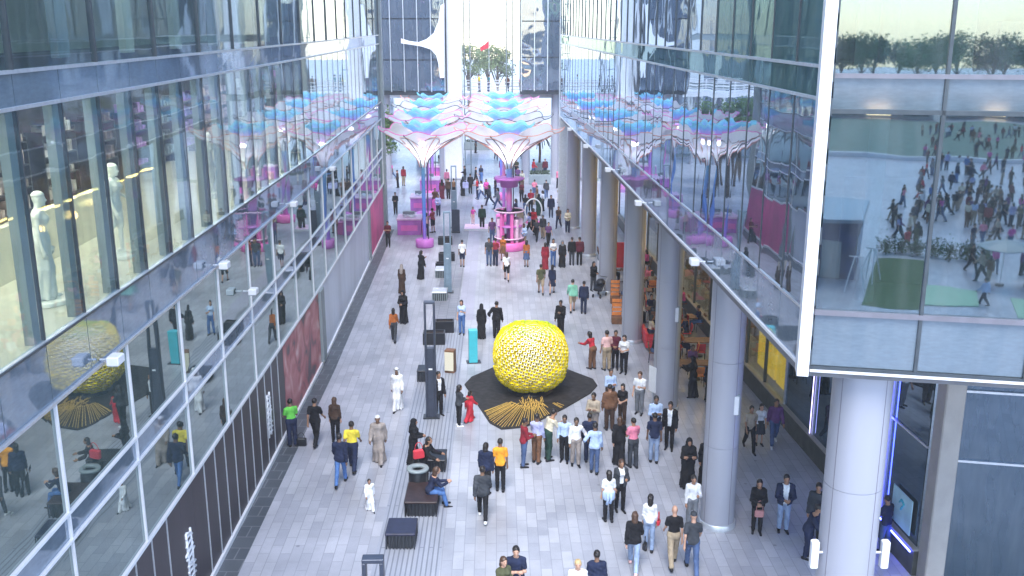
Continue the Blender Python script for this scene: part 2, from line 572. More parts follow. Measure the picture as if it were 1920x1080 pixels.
for z0, z1, o, m in ((3.27, 3.35, .06, 'white'), (5.215, 5.27, .055, 'white'), (5.74, 5.795, .055, 'white'), (7.84, 7.895, .06, 'alu'),
                     (8.94, 9.01, .05, 'alu'), (8.955, 8.995, .07, 'mull'), (12.87, 12.93, .05, 'alu'), (13.44, 13.5, .05, 'alu')):
    frun("rail", M[m], LB, XL, 1, ly0, ly1, -.05, o, z0, z1)
frun("curb", M['white'], LB, XL, 1, ly0, ly1, -.02, .1, 0, .14)
# street-level hoardings: brown boards with white fins, a mural, pale boards and a pink board
y = ly0
k = 0
while y < 32.9:
    w = .97
    fpart("hoarding_panel", M['hoard'], LB, XL, 1, y + .005, y + w - .005, -.04, .02, .14, 3.27)
    if not (21.0 < y < 22.6):
        fpart("fin", M['alu'], LB, XL, 1, y - .012, y + .012, .02, .05, .14, 3.27)
    y += w
    k += 1
yb = y
mur = bpy.data.materials.new("mural_print")
mur.use_nodes = True
nt = mur.node_tree
tc = nt.nodes.new("ShaderNodeTexCoord")
mp = nt.nodes.new("ShaderNodeMapping")
mp.inputs["Scale"].default_value = (.2, .45, .45)
nz = nt.nodes.new("ShaderNodeTexNoise")
nz.inputs["Scale"].default_value = 1.7
nz.inputs["Distortion"].default_value = 1.0
cr = nt.nodes.new("ShaderNodeValToRGB")
for e_, (p_, c_) in zip((cr.color_ramp.elements[0], cr.color_ramp.elements[1], cr.color_ramp.elements.new(.5), cr.color_ramp.elements.new(.6)),
                        ((.36, (.10, .06, .07)), (.72, (.58, .46, .44)), (.46, (.42, .10, .11)), (.60, (.55, .22, .22)))):
    e_.position, e_.color = p_, (*c_, 1)
nt.links.new(tc.outputs["Object"], mp.inputs[0])
nt.links.new(mp.outputs[0], nz.inputs["Vector"])
nt.links.new(nz.outputs[0], cr.inputs[0])
nt.links.new(cr.outputs[0], nt.nodes["Principled BSDF"].inputs["Base Color"])
nt.nodes["Principled BSDF"].inputs["Roughness"].default_value = .45
o = fpart("mural_panel", mur, LB, XL, 1, yb + .03, 40.3, -.04, .02, .14, 3.27)
o["label"] = "hoarding panel printed with a blurred red and pink picture"
fpart("pier", M['grey'], LB, XL, 1, 40.35, 41.2, -.1, .14, .14, 3.27)
y = 41.25
while y < 58:
    fpart("hoarding_panel", M['hoardpale'], LB, XL, 1, y + .01, y + 1.5 - .01, -.04, .02, .14, 3.27)["label"] = "pale blue white hoarding board"
    y += 1.5
fpart("pier", M['grey'], LB, XL, 1, y + .02, y + .9, -.1, .1, .14, 3.27)
fpart("hoarding_panel", M['hoardpink'], LB, XL, 1, y + .95, ly1 - .8, -.04, .03, .14, 3.27)["label"] = "bright pink hoarding board"
# lettering-like white brush strokes on two of the brown boards
def strokes(yc, zc, h):
    mb = MB()
    rr = random.Random(5)
    for k in range(9):
        z = zc - h / 2 + h * (k + .5) / 9
        w = rr.uniform(.28, .62)
        dy = rr.uniform(-.05, .05)
        pts = [(XL(yc) + .035, yc + dy - w * .5 + w * t, z + .05 * math.sin(3.1 * t + k) + .02 * k % .05) for t in (0, .33, .66, 1)]
        mb.tube(pts, .034, 6)
    for sy in (-.2, .12):
        mb.tube([(XL(yc) + .035, yc + sy, zc - h / 2), (XL(yc) + .035, yc + sy + .05, zc), (XL(yc) + .035, yc + sy, zc + h / 2)], .036, 6)
    return mb.build("brush_lettering", M['white'], LB)
strokes(21.9, 1.55, 1.35)
strokes(30.6, 1.7, 1.5)
# insides of the lit storey
frun("floor_slab", M['shopfloor'], LB, XL, 1, ly0, ly1, -9, -.07, 8.88, 9.0)
frun("ceiling_slab", M['soffit'], LB, XL, 1, ly0, ly1, -9, -.07, 12.96, 13.42)
frun("roof_slab", M['soffit'], LB, XL, 1, ly0, ly1, -9, -.07, 18.0, 18.3)
frun("upper_wall", G['tower'], LB, XL, 1, ly0, ly1, -.3, 0, 18.3, 22)
frun("back_wall", M['dim'], LB, XL, 1, ly0, ly1, -6.2, -6.0, 9.0, 12.96)
frun("back_wall", M['cream'], LB, XL, 1, ly0, ly1, -6.2, -6.0, 13.42, 18.0)
frun("low_partition", M['cream'], LB, XL, 1, 8, 26, -2.7, -2.5, 9.0, 10.15)
frun("ground_wall", M['hoard'], LB, XL, 1, ly0, ly1, -.6, -.4, 0, 8.88)
for yy, nm in ((ly0 - .15, "end_wall"), (ly1 - .1, "end_wall")):
    mb = MB()
    mb.hexa([(XL(yy) - 9, yy, 0), (XL(yy) - .02, yy, 0), (XL(yy) - .02, yy + .2, 0), (XL(yy) - 9, yy + .2, 0)],
            [(XL(yy) - 9, yy, 22), (XL(yy) - .02, yy, 22), (XL(yy) - .02, yy + .2, 22), (XL(yy) - 9, yy + .2, 22)])
    mb.build(nm, M['beige'], LB)
mb = MB()
mb.bbox(XL(ly1) - .2, ly1 + .35, 0, .8, .5, 22, .04)
mb.build("corner_pier", M['grey'], LB)
for yy in np.arange(9, 66, 4.2):
    mb = MB()
    mb.box(XL(yy) - 1.9, yy, 12.90, .5, 2.4, .055)
    mb.build("ceiling_light", M['shop_fill'], LB)  # added light strip, brightens the left shop floor
for yy in (17.0, 27.0):
    mb = MB()
    mb.cyl((XL(yy) - 3.2, yy - .4, 12.4), (XL(yy) - 3.2, yy + .4, 12.45), .035, n=8)
    mb.build("neon_light", M['neon'], LB)
rr = random.Random(3)
for yy in np.arange(10, 62, 3.1):       # display shelves with stock standing at the back of the shop floor
    mb = MB()
    x = XL(yy) - 5.2
    for z in (9.35, 9.95, 10.55, 11.15):
        mb.box(x, yy, z, .5, 2.1, .04)
    for sy in (-1.05, 1.05):
        mb.box(x, yy + sy, 9.0, .5, .05, 2.3)
    sh = mb.build("display_shelf", M['steel'], LB)
    mb = MB()
    for z in (9.39, 9.99, 10.59, 11.19):
        for q in range(6):
            mb.box(x + .05, yy - .85 + q * .33 + rr.uniform(-.05, .05), z, .3, rr.uniform(.12, .26), rr.uniform(.12, .4))
    mb.build("stock", pm("stock", (rr.uniform(.1, .6), rr.uniform(.08, .4), rr.uniform(.1, .5)), .6, var=.8, scale=2.4), sh)

# ------------------------------------------------------------------ glass building on the right, with colonnade and corner box
RB = thing("glass_building", "glass building raised on round columns, with a glazed corner box projecting towards the viewer", "building")
ry0, rnb = 17.9, 32
ry1 = ry0 + BAY * rnb
for i in range(rnb):
    a, b = ry0 + i * BAY, ry0 + (i + 1) * BAY
    if i == 0: a += .14
    near = b < 27
    fpart("window_pane", G['right'], RB, XR, -1, a + .02, b - .02, -.03, 0, 9.02, 12.86, jit=.006)
    fpart("balustrade_panel", G['band'], RB, XR, -1, a + .012, b - .012, -.03, 0, 7.90, 8.94, jit=.003)
    fpart("spandrel_panel", G['teal'], RB, XR, -1, a + .012, b - .012, -.03, 0, 12.93, 13.44, jit=.003)
    fpart("upper_pane", G['teal'] if near else G['right'], RB, XR, -1, a + .02, b - .02, -.03, 0, 13.5, 18, jit=.006)
    fpart("mullion", M['mull'], RB, XR, -1, b - .018, b + .018, -.04, .012, 8.98, 12.9)
    fpart("upper_mullion", M['mull'], RB, XR, -1, b - .022, b + .022, -.04, .03, 13.47, 18)
for z0, z1, o, m in ((7.83, 7.895, .035, 'white'), (8.945, 8.995, .03, 'alu'), (12.87, 12.93, .03, 'alu'), (13.44, 13.5, .05, 'alu')):
    frun("rail", M[m], RB, XR, -1, ry0 + .12, ry1, -.05, o, z0, z1)
frun("upper_wall", G['tower'], RB, XR, -1, ry0 + .2, ry1, -.3, 0, 18, 22)
# corner box: front face turned a little from square
FD = Vector((.982, -.19, 0)); FN = Vector((-.19, -.982, 0)); F0 = Vector((5.56, 17.9, 0))
def bx(mb, u0, u1, n0, n1, z0, z1, j=0.0):
    q = [F0 + FD * u + FN * n for u, n in ((u0, n1), (u1, n1), (u1, n0), (u0, n0))]
    return mb.hexa([(p.x, p.y, z0) for p in q], [(p.x, p.y, z1) for p in q])
inside_teal = pm("teal_inside_wall", (.05, .11, .12), .7, var=.3, scale=.8)
us = [.12 + 1.9 * i for i in range(8)]
for i in range(7):
    a, b = us[i] + .03, us[i + 1] - .03
    for nm, m, z0, z1 in (("front_pane", 'front', 9.02, 12.66), ("front_pane", 'front', 13.36, 18.0), ("front_spandrel", 'frit', 7.92, 8.93), ("front_spandrel", 'frit', 12.74, 13.28)):
        mb = MB()
        q = random.uniform(-.004, .004)
        bx(mb, a, b, -.03, q * 0, z0, z1)
        mb.build(nm, G[m], RB)
    mb = MB()
    bx(mb, b, b + .06, -.05, .06, 7.9, 18)
    mb.build("front_mullion", M['mull'], RB)
for z0, z1, m in ((7.80, 7.85, 'white'), (7.855, 7.91, 'mull'), (8.93, 9.02, 'rail'), (12.66, 12.74, 'mull'), (13.28, 13.36, 'rail')):
    mb = MB()
    bx(mb, .125, 13.4, -.05, .075 if m != 'mull' else .06, z0, z1)
    mb.build("front_rail", M[m], RB)
mb = MB()
bx(mb, -.13, .08, -.12, .30, 7.78, 18.0)
fin = mb.build("corner_fin", M['white'], RB)
for k in range(17):
    mb = MB()
    bx(mb, .08, .12, .10, .27, 8.0 + k * .58, 8.0 + k * .58 + .30)
    mb.build("bracket", M['mull'], fin)
mb = MB()
q = [(XR(y) + .05, y) for y in (18.1, 25.5, 34, 43, 52, 60, 71.2)]
mb.prism([(21, 15.2)] + [(21, 71.2)] + q[::-1], 7.62, 7.80)
mb.build("soffit", M['soffit'], RB)
for yy in np.arange(21, 72, 4.4):
    mb = MB()
    mb.lathe([(.0, 7.60), (.16, 7.60), (.17, 7.62)], (XR(yy) + XW(yy)) / 2, yy, 14)
    mb.build("ceiling_light", M['lampw'], RB)
for z0, z1 in ((8.5, 8.98), (12.72, 13.30), (18.0, 18.2)):
    mb = MB(); bx(mb, .3, 13.3, -7.0, -.10, z0, z1); mb.build("floor_slab", M['soffit'], RB)
for z0, z1 in ((8.98, 12.72), (13.30, 18.0)):
    mb = MB(); bx(mb, .3, 13.3, -6.9, -6.7, z0, z1); mb.build("back_wall", inside_teal, RB)
    for u, n_ in ((1.15, -1.0), (5.4, -1.2)):
        q = F0 + FD * u + FN * n_
        mb = MB(); mb.cyl((q.x, q.y, z0), (q.x, q.y, z1), .17, n=20); mb.build("inner_column", M['column'], RB)
    mb = MB(); bx(mb, .8, 3.0, -2.6, -2.5, z0, z0 + 2.2); mb.build("partition", M['cream'] if z0 > 10 else inside_teal, RB)
    mb = MB(); bx(mb, 3.6, 9.5, -3.4, -3.0, z0, z0 + .95); mb.build("counter", M['grey'], RB)
    for u in (2.0, 5.5, 9.0):
        mb = MB(); bx(mb, u, u + 1.2, -3.0, -2.8, z1 - .07, z1 - .012); mb.build("ceiling_light", M['lampw'], RB)
# columns
COLS = [(7.0, 18.6, .58), (6.02, 26.35, .49), (5.82, 35.3, .48), (5.55, 43.7, .48), (5.2, 52.4, .48), (4.82, 61.2, .48), (4.38, 70.0, .48)]
for cx, cy, r in COLS:
    mb = MB()
    mb.lathe([(r + .035, 0), (r + .035, .10)], cx, cy, 40)
    for z0, z1 in ((.10, 2.56), (2.575, 5.11), (5.125, 7.62)): mb.lathe([(r, z0), (r, z1)], cx, cy, 48)
    mb.lathe([(r - .012, 2.5), (r - .012, 5.2)], cx, cy, 32)
    co = mb.build("column", M['column'], RB)
    mb = MB(); mb.lathe([(r + .045, 0), (r + .045, .16), (r + .03, .18), (r + .005, .18)], cx, cy, 40); mb.build("base_trim", M['alu'], co)
    mb = MB()
    for a in (R(-150), R(-60), R(30), R(120)):
        mb.box(cx + (r - .004) * math.cos(a), cy + (r - .004) * math.sin(a), .19, .014, .016, 7.4, a)
    mb.build("panel_seam", M['rail'], co)
# recessed shopfronts under the colonnade
wy = [23.6, 25.7, 28.3, 31.1, 33.9] + [36.2, 38.5] + [41.5 + 3 * i for i in range(11)]
inner_brown = pm("cafe_back_wall", (.20, .11, .035), .6, var=.75, scale=1.3)
inner_yellow = pm("yellow_shop_wall", (.70, .46, .01), .6, var=.2, scale=1)
for i in range(len(wy) - 1):
    a, b = wy[i], wy[i + 1]
    lit = 33.8 < a < 38.2
    cafe = a >= 38.4
    fpart("shop_pane", G['clear'] if (lit or cafe) else G['shop'], RB, XW, -1, a + .05, b - .05, -.03, 0, .78, 7.6)
    fpart("shop_mullion", M['alu'] if a < 33 else M['mull'], RB, XW, -1, b - .05, b + .05, -.05, .05, .75, 7.6)
    if lit or cafe:
        fpart("glowing_panel" if lit else "shop_wall", M['yelpanel'] if lit else inner_brown, RB, XW, -1, a + (.12 if lit else 0), b - (.12 if lit else 0), -.5 if lit else -2.2, -.4 if lit else -2.1, .8 if lit else 0, 7.6)  # glowing panel in place of a lit yellow shop interior
        if cafe: fpart("shop_lamp", M['warm'], RB, XW, -1, a + .5, b - .5, -1.4, -1.2, 4.2, 4.25)
frun("plinth", M['plinth'], RB, XW, -1, 23.5, 74, -.1, .12, 0, .72)
frun("plinth_cap", M['beige'], RB, XW, -1, 23.5, 74, -.1, .15, .72, .77)
frun("transom", M['alu'], RB, XW, -1, 23.6, 34, -.01, .045, 3.62, 3.68)
for yc, m, z0, z1 in ((31.15, 'ledl', .8, 7.5), (25.65, 'led', .9, 7.5)):
    mb = MB()
    mb.cyl((XW(yc) - .10, yc, z0), (XW(yc) - .10, yc, z1), .016, n=8)
    mb.build("light_tube", M[m], RB)
mb = MB()
mb.cyl((XW(26) - .17, 26, .66), (XW(23.6) - .17, 23.6, .66), .02, n=8)
mb.build("light_tube", M['led'], RB)
mb = MB()
mb.bbox(10.98, 23.2, 0, .5, .55, 7.62, .03)
mb.build("corner_pier", M['beige'], RB)
# ground-floor glass facing the viewer
H0 = Vector((11.25, 23.2, 0))
def hx(u0, u1, n0, n1, z0, z1):
    mb = MB()
    q = [H0 + FD * u + FN * n for u, n in ((u0, n1), (u1, n1), (u1, n0), (u0, n0))]
    return mb.hexa([(p.x, p.y, z0) for p in q], [(p.x, p.y, z1) for p in q])
for i in range(3):
    for z0, z1 in ((.08, 3.46), (3.52, 5.34), (5.40, 7.6)):
        hx(i * 3.4 + .03, i * 3.4 + 3.37, -.03, 0, z0, z1).build("lobby_pane", G['shop'], RB)
    hx(i * 3.4 + 3.37, i * 3.4 + 3.43, -.05, .06, 0, 7.6).build("lobby_mullion", M['mull'], RB)
for z in (.0, 3.46, 5.34):
    hx(0, 10.2, -.02, .06, z, z + .06).build("lobby_rail", M['alu'], RB)

mb = MB(); mb.bbox(XR(71.4) + .25, 71.75, 0, .62, .5, 22, .04)
mb.build("end_pier", M['alu'], RB)

# ------------------------------------------------------------------ far end: towers, piers, lattice masts, bridge, trees
TW = thing("glass_tower", "dark glass tower with a white curved sail on its face, past the left building", "building", (-9, 96, 0))
for i in range(5):
    for z0, z1 in ((8.3, 11.0), (11.1, 14.6), (14.7, 20)):
        mb = MB(); mb.box(-2.6 + i * 1.22, -4.0, z0, 1.14, .06, z1 - z0); mb.build("window_pane", G['tower'], TW)
for i in range(6):
    mb = MB(); mb.box(-3.2 + i * 1.22, -4.06, 8.2, .07, .16, 12); mb.build("fin", M['alu'], TW)
mb = MB(); mb.box(-.2, .1, 7.9, 6.5, 8.0, 12.2); mb.build("wall", M['steel'], TW)
for x in (-2.8, 2.6):
    mb = MB(); mb.cyl((x, -2.5, 0), (x, -2.5, 7.9), .45, n=20); mb.build("column", M['column'], TW)
def Q(px, py, y):
    b = (540 - py) / FPX
    t_ = y / (math.cos(PITCH) + b * math.sin(PITCH))
    return (px - 960) / FPX * t_, CAM_H + t_ * (-math.sin(PITCH) + b * math.cos(PITCH))
so = [(833, 6), (826, 10), (822, 40), (813, 62), (800, 73), (785, 79), (768, 77), (752, 72), (752, 81), (772, 84), (790, 87), (808, 93), (818, 104), (822, 120), (825, 146), (833, 146)]
so = [Q(px, py, 91.6) for px, py in so]
mb = MB(); n = len(so)
mb.add([(x + 9, -4.4, z) for x, z in so] + [(x + 9, -4.33, z) for x, z in so], [tuple(range(n - 1, -1, -1)), tuple(range(n, 2 * n))] + [(i, (i + 1) % n, n + (i + 1) % n, n + i) for i in range(n)])
mb.build("sail", M['white'], TW)
TR = thing("glass_tower", "narrow dark glass tower right of the bright gap of sky", "building", (2.7, 97, 0))
for i in range(3):
    for z0, z1 in ((8.3, 11.2), (11.3, 14.4), (14.5, 20)):
        mb = MB(); mb.box(-1.25 + i * 1.2, -4.0, z0, 1.14, .06, z1 - z0); mb.build("window_pane", G['tower'], TR)
for i in range(4):
    mb = MB(); mb.box(-1.85 + i * 1.2, -4.05, 8.2, .08, .16, 12); mb.build("fin", M['alu'], TR)
mb = MB(); mb.box(0, .1, 7.9, 3.9, 8.0, 12.2); mb.build("wall", M['steel'], TR)
for x in (-1.4, 1.4):
    mb = MB(); mb.cyl((x, -2.5, 0), (x, -2.5, 7.9), .4, n=20); mb.build("column", M['column'], TR)
for (bxx, byy, w, lab) in ((17.5, 92, 22, "grey glass tower with pale stripes beyond the right building"), (-30, 108, 32, "grey glass tower with pale stripes far behind the bright opening")):
    t = thing("glass_tower", lab, "building", (bxx, byy, 0))
    mb = MB(); mb.box(0, 6, 0, w, 12, 26); mb.build("wall", M['grey'], t)
    n = int(w / 1.5)
    for i in range(n):
        for z0, z1 in ((.3, 7.4), (8.0, 12.6), (13.2, 25.5)):
            mb = MB(); mb.box(-w / 2 + (i + .5) * w / n, -.03, z0, w / n - .08, .06, z1 - z0); mb.build("window_pane", G['tower'] if i % 3 else M['alu'], t)
    sd_ = -1 if bxx > 0 else 1
    for i in range(7):
        for z0, z1 in ((.3, 7.4), (8.0, 12.6), (13.2, 25.5)):
            mb = MB(); mb.box(sd_ * (w / 2 + .03), .9 + i * 1.65, z0, .06, 1.55, z1 - z0); mb.build("side_pane", G['tower'] if i % 3 else M['alu'], t)
mb = MB(); mb.bbox(0, 0, 0, 1.7, 2.2, 20, .12)
mb.cur = 0
pier = mb.build("concrete_pier", M['white'], None, (-5.5, 94, 0))
tag(pier, "tall white pier between the dark glass tower and the bright gap", "pier")
for x, lab in ((-4.25, "slender steel ladder mast on the left edge of the bright gap"), (-.25, "slender steel ladder mast on the right edge of the bright gap")):
    t = thing("ladder_mast", lab, "mast", (x, 96, 0))
    for sx in (-.28, .28):
        mb = MB(); mb.cyl((sx, 0, 0), (sx, 0, 19), .06, n=8); mb.build("post", M['grey'], t)
    for k in range(12):
        mb = MB(); mb.cyl((-.28, 0, 1 + k * 1.5), (.28, 0, 1 + k * 1.5), .035, n=6); mb.build("rung", M['grey'], t)
BR = thing("footbridge", "high white footbridge with a railing across the far end of the street", "bridge", (0, 102, 0))
mb = MB(); mb.box(-2, 0, 7.1, 44, 4.0, .45); mb.build("deck", M['white'], BR)
for sy in (-1.95, 1.95):
    for z in (7.95, 8.25, 8.6):
        mb = MB(); mb.cyl((-24, sy, z), (20, sy, z), .04, n=6); mb.build("rail", M['white'], BR)
    for k in range(23):
        mb = MB(); mb.box(-23.8 + k * 1.98, sy, 7.55, .06, .06, 1.05); mb.build("post", M['white'], BR)
for x in (-16, -9.5, 6.5, 14):
    mb = MB(); mb.cyl((x, 0, 0), (x, 0, 7.1), .35, n=16); mb.build("column", M['column'], BR)


def make_tree(name, label, loc, h, r, seed, leafm, n=2600, group=None, ls=.16):
    rr = random.Random(seed)
    t = thing(name, label, "tree", loc, rr.uniform(0, 6), group)
    mb = MB()
    mb.tube([(0, 0, 0), (.05, .03, h * .22), (-.03, .06, h * .45), (.04, 0, h * .7)], .10 + h * .012, 8)
    tips = []
    for k in range(9):
        a = rr.uniform(0, 6.28); z0 = h * rr.uniform(.3, .55)
        e = Vector((math.cos(a) * r * rr.uniform(.45, .85), math.sin(a) * r * rr.uniform(.45, .85), h * rr.uniform(.55, .95)))
        mb.tube([(0, 0, z0), (e.x * .5, e.y * .5, (z0 + e.z) / 2 + .2), tuple(e)], .05 + h * .003, 5)
        tips.append(e)
    tips += [Vector((0, 0, h * .9)), Vector((r * .3, 0, h * .75)), Vector((-r * .3, r * .2, h * .7))]
    mb.build("trunk", M['trunk'], t)
    mb = MB()
    for k in range(n):
        c = tips[k % len(tips)]
        v = Vector((rr.gauss(0, 1), rr.gauss(0, 1), rr.gauss(0, .8)))
        p = c + v * r * .24
        u = Vector((rr.gauss(0, 1), rr.gauss(0, 1), rr.gauss(0, 1))).normalized()
        w = u.orthogonal().normalized()
        s = ls * rr.uniform(.6, 1.5)
        mb.add([p - u * s, p + w * s * .5, p + u * s, p - w * s * .5], [(0, 1, 2, 3)])
    mb.build("crown", leafm, t)
    return t
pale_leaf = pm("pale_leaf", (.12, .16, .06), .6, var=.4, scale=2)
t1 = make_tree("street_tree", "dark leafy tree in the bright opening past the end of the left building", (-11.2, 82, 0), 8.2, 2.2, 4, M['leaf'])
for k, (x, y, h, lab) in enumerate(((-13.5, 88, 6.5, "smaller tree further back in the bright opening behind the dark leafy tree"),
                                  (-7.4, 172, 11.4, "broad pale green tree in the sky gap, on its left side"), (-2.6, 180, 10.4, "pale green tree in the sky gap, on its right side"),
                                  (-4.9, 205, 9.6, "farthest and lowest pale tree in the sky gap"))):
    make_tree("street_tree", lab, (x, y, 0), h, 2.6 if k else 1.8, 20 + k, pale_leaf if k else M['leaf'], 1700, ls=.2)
t = thing("flagpole", "thin pole with a small dark red flag against the bright sky gap", "flagpole", (-3.4, 150, 0))
mb = MB(); mb.cyl((0, 0, 0), (0, 0, 12), .05, .03, 8); mb.build("pole", M['alu'], t)
mb = MB(); mb.add([(0, -.02, 11.9), (-.5, .1, 11.4), (-1.3, -.1, 10.9), (-1.2, 0, 10.3), (-.6, .1, 10.6), (0, .02, 10.8)], [(0, 1, 2, 3, 4, 5)])
fl = mb.build("flag", M['red'], t)
sm = fl.modifiers.new("thick", 'SOLIDIFY'); sm.thickness = .02

# a palm in a planter and grey planters near the far end
t = thing("palm_plant", "dark potted palm standing alone near the far end of the plaza", "plant", (2.75, 99, 0))
mb = MB(); mb.bbox(0, 0, 0, 1.3, 1.3, .8, .04); mb.build("planter", M['grey'], t)
mb = MB(); mb.tube([(0, 0, .8), (.05, 0, 1.8), (0, .05, 2.9)], .12, 8); mb.build("trunk", M['trunk'], t)
mb = MB()
rr = random.Random(8)
for k in range(16):
    a = k * .41; L = rr.uniform(1.3, 1.9)
    pr = None
    for q in range(6):
        s = q / 5
        c = Vector((math.cos(a) * L * s, math.sin(a) * L * s, 2.9 + .9 * s * (1 - s) * 2.2 - .6 * s * s))
        w = Vector((-math.sin(a), math.cos(a), 0)) * .16 * (1 - s * .8)
        if pr: mb.add([pr[0] - pr[1], pr[0] + pr[1], c + w, c - w], [(0, 1, 2, 3)])
        pr = (c, w)
mb.build("crown", M['palm'], t)

# ------------------------------------------------------------------ floodlights on the facades
ORD = ["nearest", "second nearest", "third nearest", "fourth nearest", "fifth nearest", "sixth nearest", "farthest"]
def floodlight(loc, side, label):
    t = thing("floodlight", label, "floodlight", loc, 0, "white box floodlights along the facades")
    mb = MB(); mb.bbox(0, 0, -.09, .24, .34, .18, .02); mb.build("housing", M['white'], t)
    mb = MB(); mb.box(0, 0, -.103, .18, .28, .012); mb.build("lens", M['grey'], t)
    mb = MB(); mb.cyl((0, 0, 0), (-side * .30, 0, 0), .022, n=8); mb.build("bracket", M['alu'], t)
for k, (y, z) in enumerate(((18.0, 7.98), (25.7, 7.98), (35.0, 7.98), (44.0, 7.98))):
    floodlight((XL(y) + .33, y, z), 1, "white box floodlight on the left facade, %s of those along its pale blue band" % ORD[k])
floodlight((XL(28.5) + .33, 28.5, 6.5), 1, "white box floodlight on the left facade hanging below the pale blue band")
for k, (y,) in enumerate(((26.1,), (35.2,), (43.6,), (52.3,), (61.0,))):
    floodlight((XR(y) - .33, y, 7.98), -1, "white box floodlight on the right facade, above the %s free-standing column" % ORD[k])
for sx, w in ((-.72, "street"), (.74, "wall")):
    t = thing("column_uplight", "white upright lamp box fixed to the %s side of the big pale column" % w, "lamp", (7.0 + sx, 18.45, 3.25), 0, "lamp boxes on the big column")
    mb = MB(); mb.bbox(0, 0, 0, .16, .16, .62, .02); mb.build("housing", M['white'], t)
    mb = MB(); mb.cyl((0, 0, .35), (-math.copysign(.2, sx), 0, .35), .03, n=8); mb.build("bracket", M['alu'], t)
t = thing("wall_poster", "pale blue poster hung on the dark glass wall behind the big column", "poster", (XW(24.45) - .07, 24.45, 0), 0)
mb = MB()
dxy = (XW(23.9) - XW(25.0))
mb.hexa([(-dxy / 2 - .03, .55, .95), (dxy / 2 - .03, -.55, .95), (dxy / 2 + .0, -.55, .95), (-dxy / 2 + .0, .55, .95)],
        [(-dxy / 2 - .03, .55, 1.95), (dxy / 2 - .03, -.55, 1.95), (dxy / 2 + .0, -.55, 1.95), (-dxy / 2 + .0, .55, 1.95)])
mb.build("sheet", M['poster'], t)
mb = MB()
mb.tube([(-.045, .12, 1.62), (-.05, .0, 1.74), (-.04, -.16, 1.66), (-.04, -.05, 1.55), (-.045, .0, 1.45)], .03, 6)
mb.build("printed_mark", M['teal'], t)
for cx, cy, px, py, h, lab in ((5.82, 35.3, 1232, 705, .85, "white notice board at the foot of the second free-standing column"), (5.55, 52.4, 1128, 500, .9, "small white notice on a far column beside the cafe")):
    t = thing("notice_board", lab, "sign", (cx - .52 - (0.25 if cy > 50 else 0), cy - .1, 0))
    mb = MB(); mb.box(0, 0, .75, .035, .42, 1.0, .5); mb.build("board", M['white'], t)
    mb = MB(); mb.cyl((0.02, 0.02, 0), (0.02, 0.02, .75), .02, n=8); mb.build("post", M['alu'], t)
    mb = MB(); mb.lathe([(.16, 0), (.16, .02), (.02, .03)], 0.02, 0.02, 16); mb.build("base", M['alu'], t)
t = thing("wall_lamp", "small white lamp plate half way up the nearest free-standing column", "lamp", (6.28, 25.92, 3.6))
mb = MB(); mb.bbox(0, 0, 0, .14, .06, .55, .015); mb.build("plate", M['white'], t)
mb = MB(); mb.box(0, .04, -.04, .2, .04, .63); mb.build("back_plate", M['grey'], t)
t = thing("wall_lamp", "small white lamp plate half way up the second free-standing column", "lamp", (6.05, 34.88, 3.6))
mb = MB(); mb.bbox(0, 0, 0, .14, .06, .55, .015); mb.build("plate", M['white'], t)
mb = MB(); mb.box(0, .04, -.04, .2, .04, .63); mb.build("back_plate", M['grey'], t)

# ------------------------------------------------------------------ portal light masts, benches, planters along the grooved strip
def pylon(x, y, label, panel):
    t = thing("portal_mast", label, "light mast", (x, y, 0), R(1.5), "tall dark portal masts along the strip")
    for sx in (-.165, .165):
        mb = MB(); mb.bbox(sx, 0, 0, .075, .22, 4.42, .01); mb.build("upright", panel, t)
    mb = MB(); mb.bbox(0, 0, 4.42, .405, .22, .085, .01); mb.build("crossbar", panel, t)
    mb = MB(); mb.bbox(0, 0, 0, .25, .18, 2.75, .01); mb.build("lower_panel", panel, t)
    mb = MB(); mb.box(0, 0, .02, .62, .45, .03); mb.build("base_plate", M['steel'], t)
    mb = MB(); mb.box(0, -.095, 1.9, .14, .012, .06); mb.build("light_strip", M['white'], t)
slate = pm("slate_metal", (.055, .065, .095), .4, .4, var=.15)
slate2 = pm("pale_slate_metal", (.20, .28, .36), .4, .3, var=.15)
pylon(-2.62, 16.7, "dark portal mast with only its top frame showing, at the bottom edge", slate)
pylon(-3.0, 34.5, "tall dark portal mast with open top frame, left of the yellow sculpture", slate)
pylon(-3.5, 52.3, "portal mast with pale blue grey finish, in front of the nearest pink kiosk", slate2)
pylon(-4.15, 70.0, "farthest portal mast, beyond the pink kiosks", slate2)


def bench(x, y, sx, sy, h, label, seat, slat, rz=0):
    t = thing("block_bench", label, "bench", (x, y, 0), rz, "low block benches on the grooved strip")
    mb = MB(); mb.bbox(0, 0, h - .07, sx, sy, .07, .015); mb.build("seat", seat, t)
    mb = MB()
    n = max(4, int(sx / .09))
    for i in range(n):
        for q in (-1, 1):
            mb.box(-sx / 2 + .03 + (sx - .06) * i / (n - 1), q * (sy / 2 - .03), .02, .035, .04, h - .09)
    n2 = max(4, int(sy / .12))
    for i in range(1, n2 - 1):
        for q in (-1, 1):
            mb.box(q * (sx / 2 - .03), -sy / 2 + .03 + (sy - .06) * i / (n2 - 1), .02, .04, .035, h - .09)
    mb.build("slatted_side", slat, t)
    mb = MB(); mb.box(0, 0, 0, sx - .16, sy - .16, h - .08); mb.build("core", M['steel'], t)


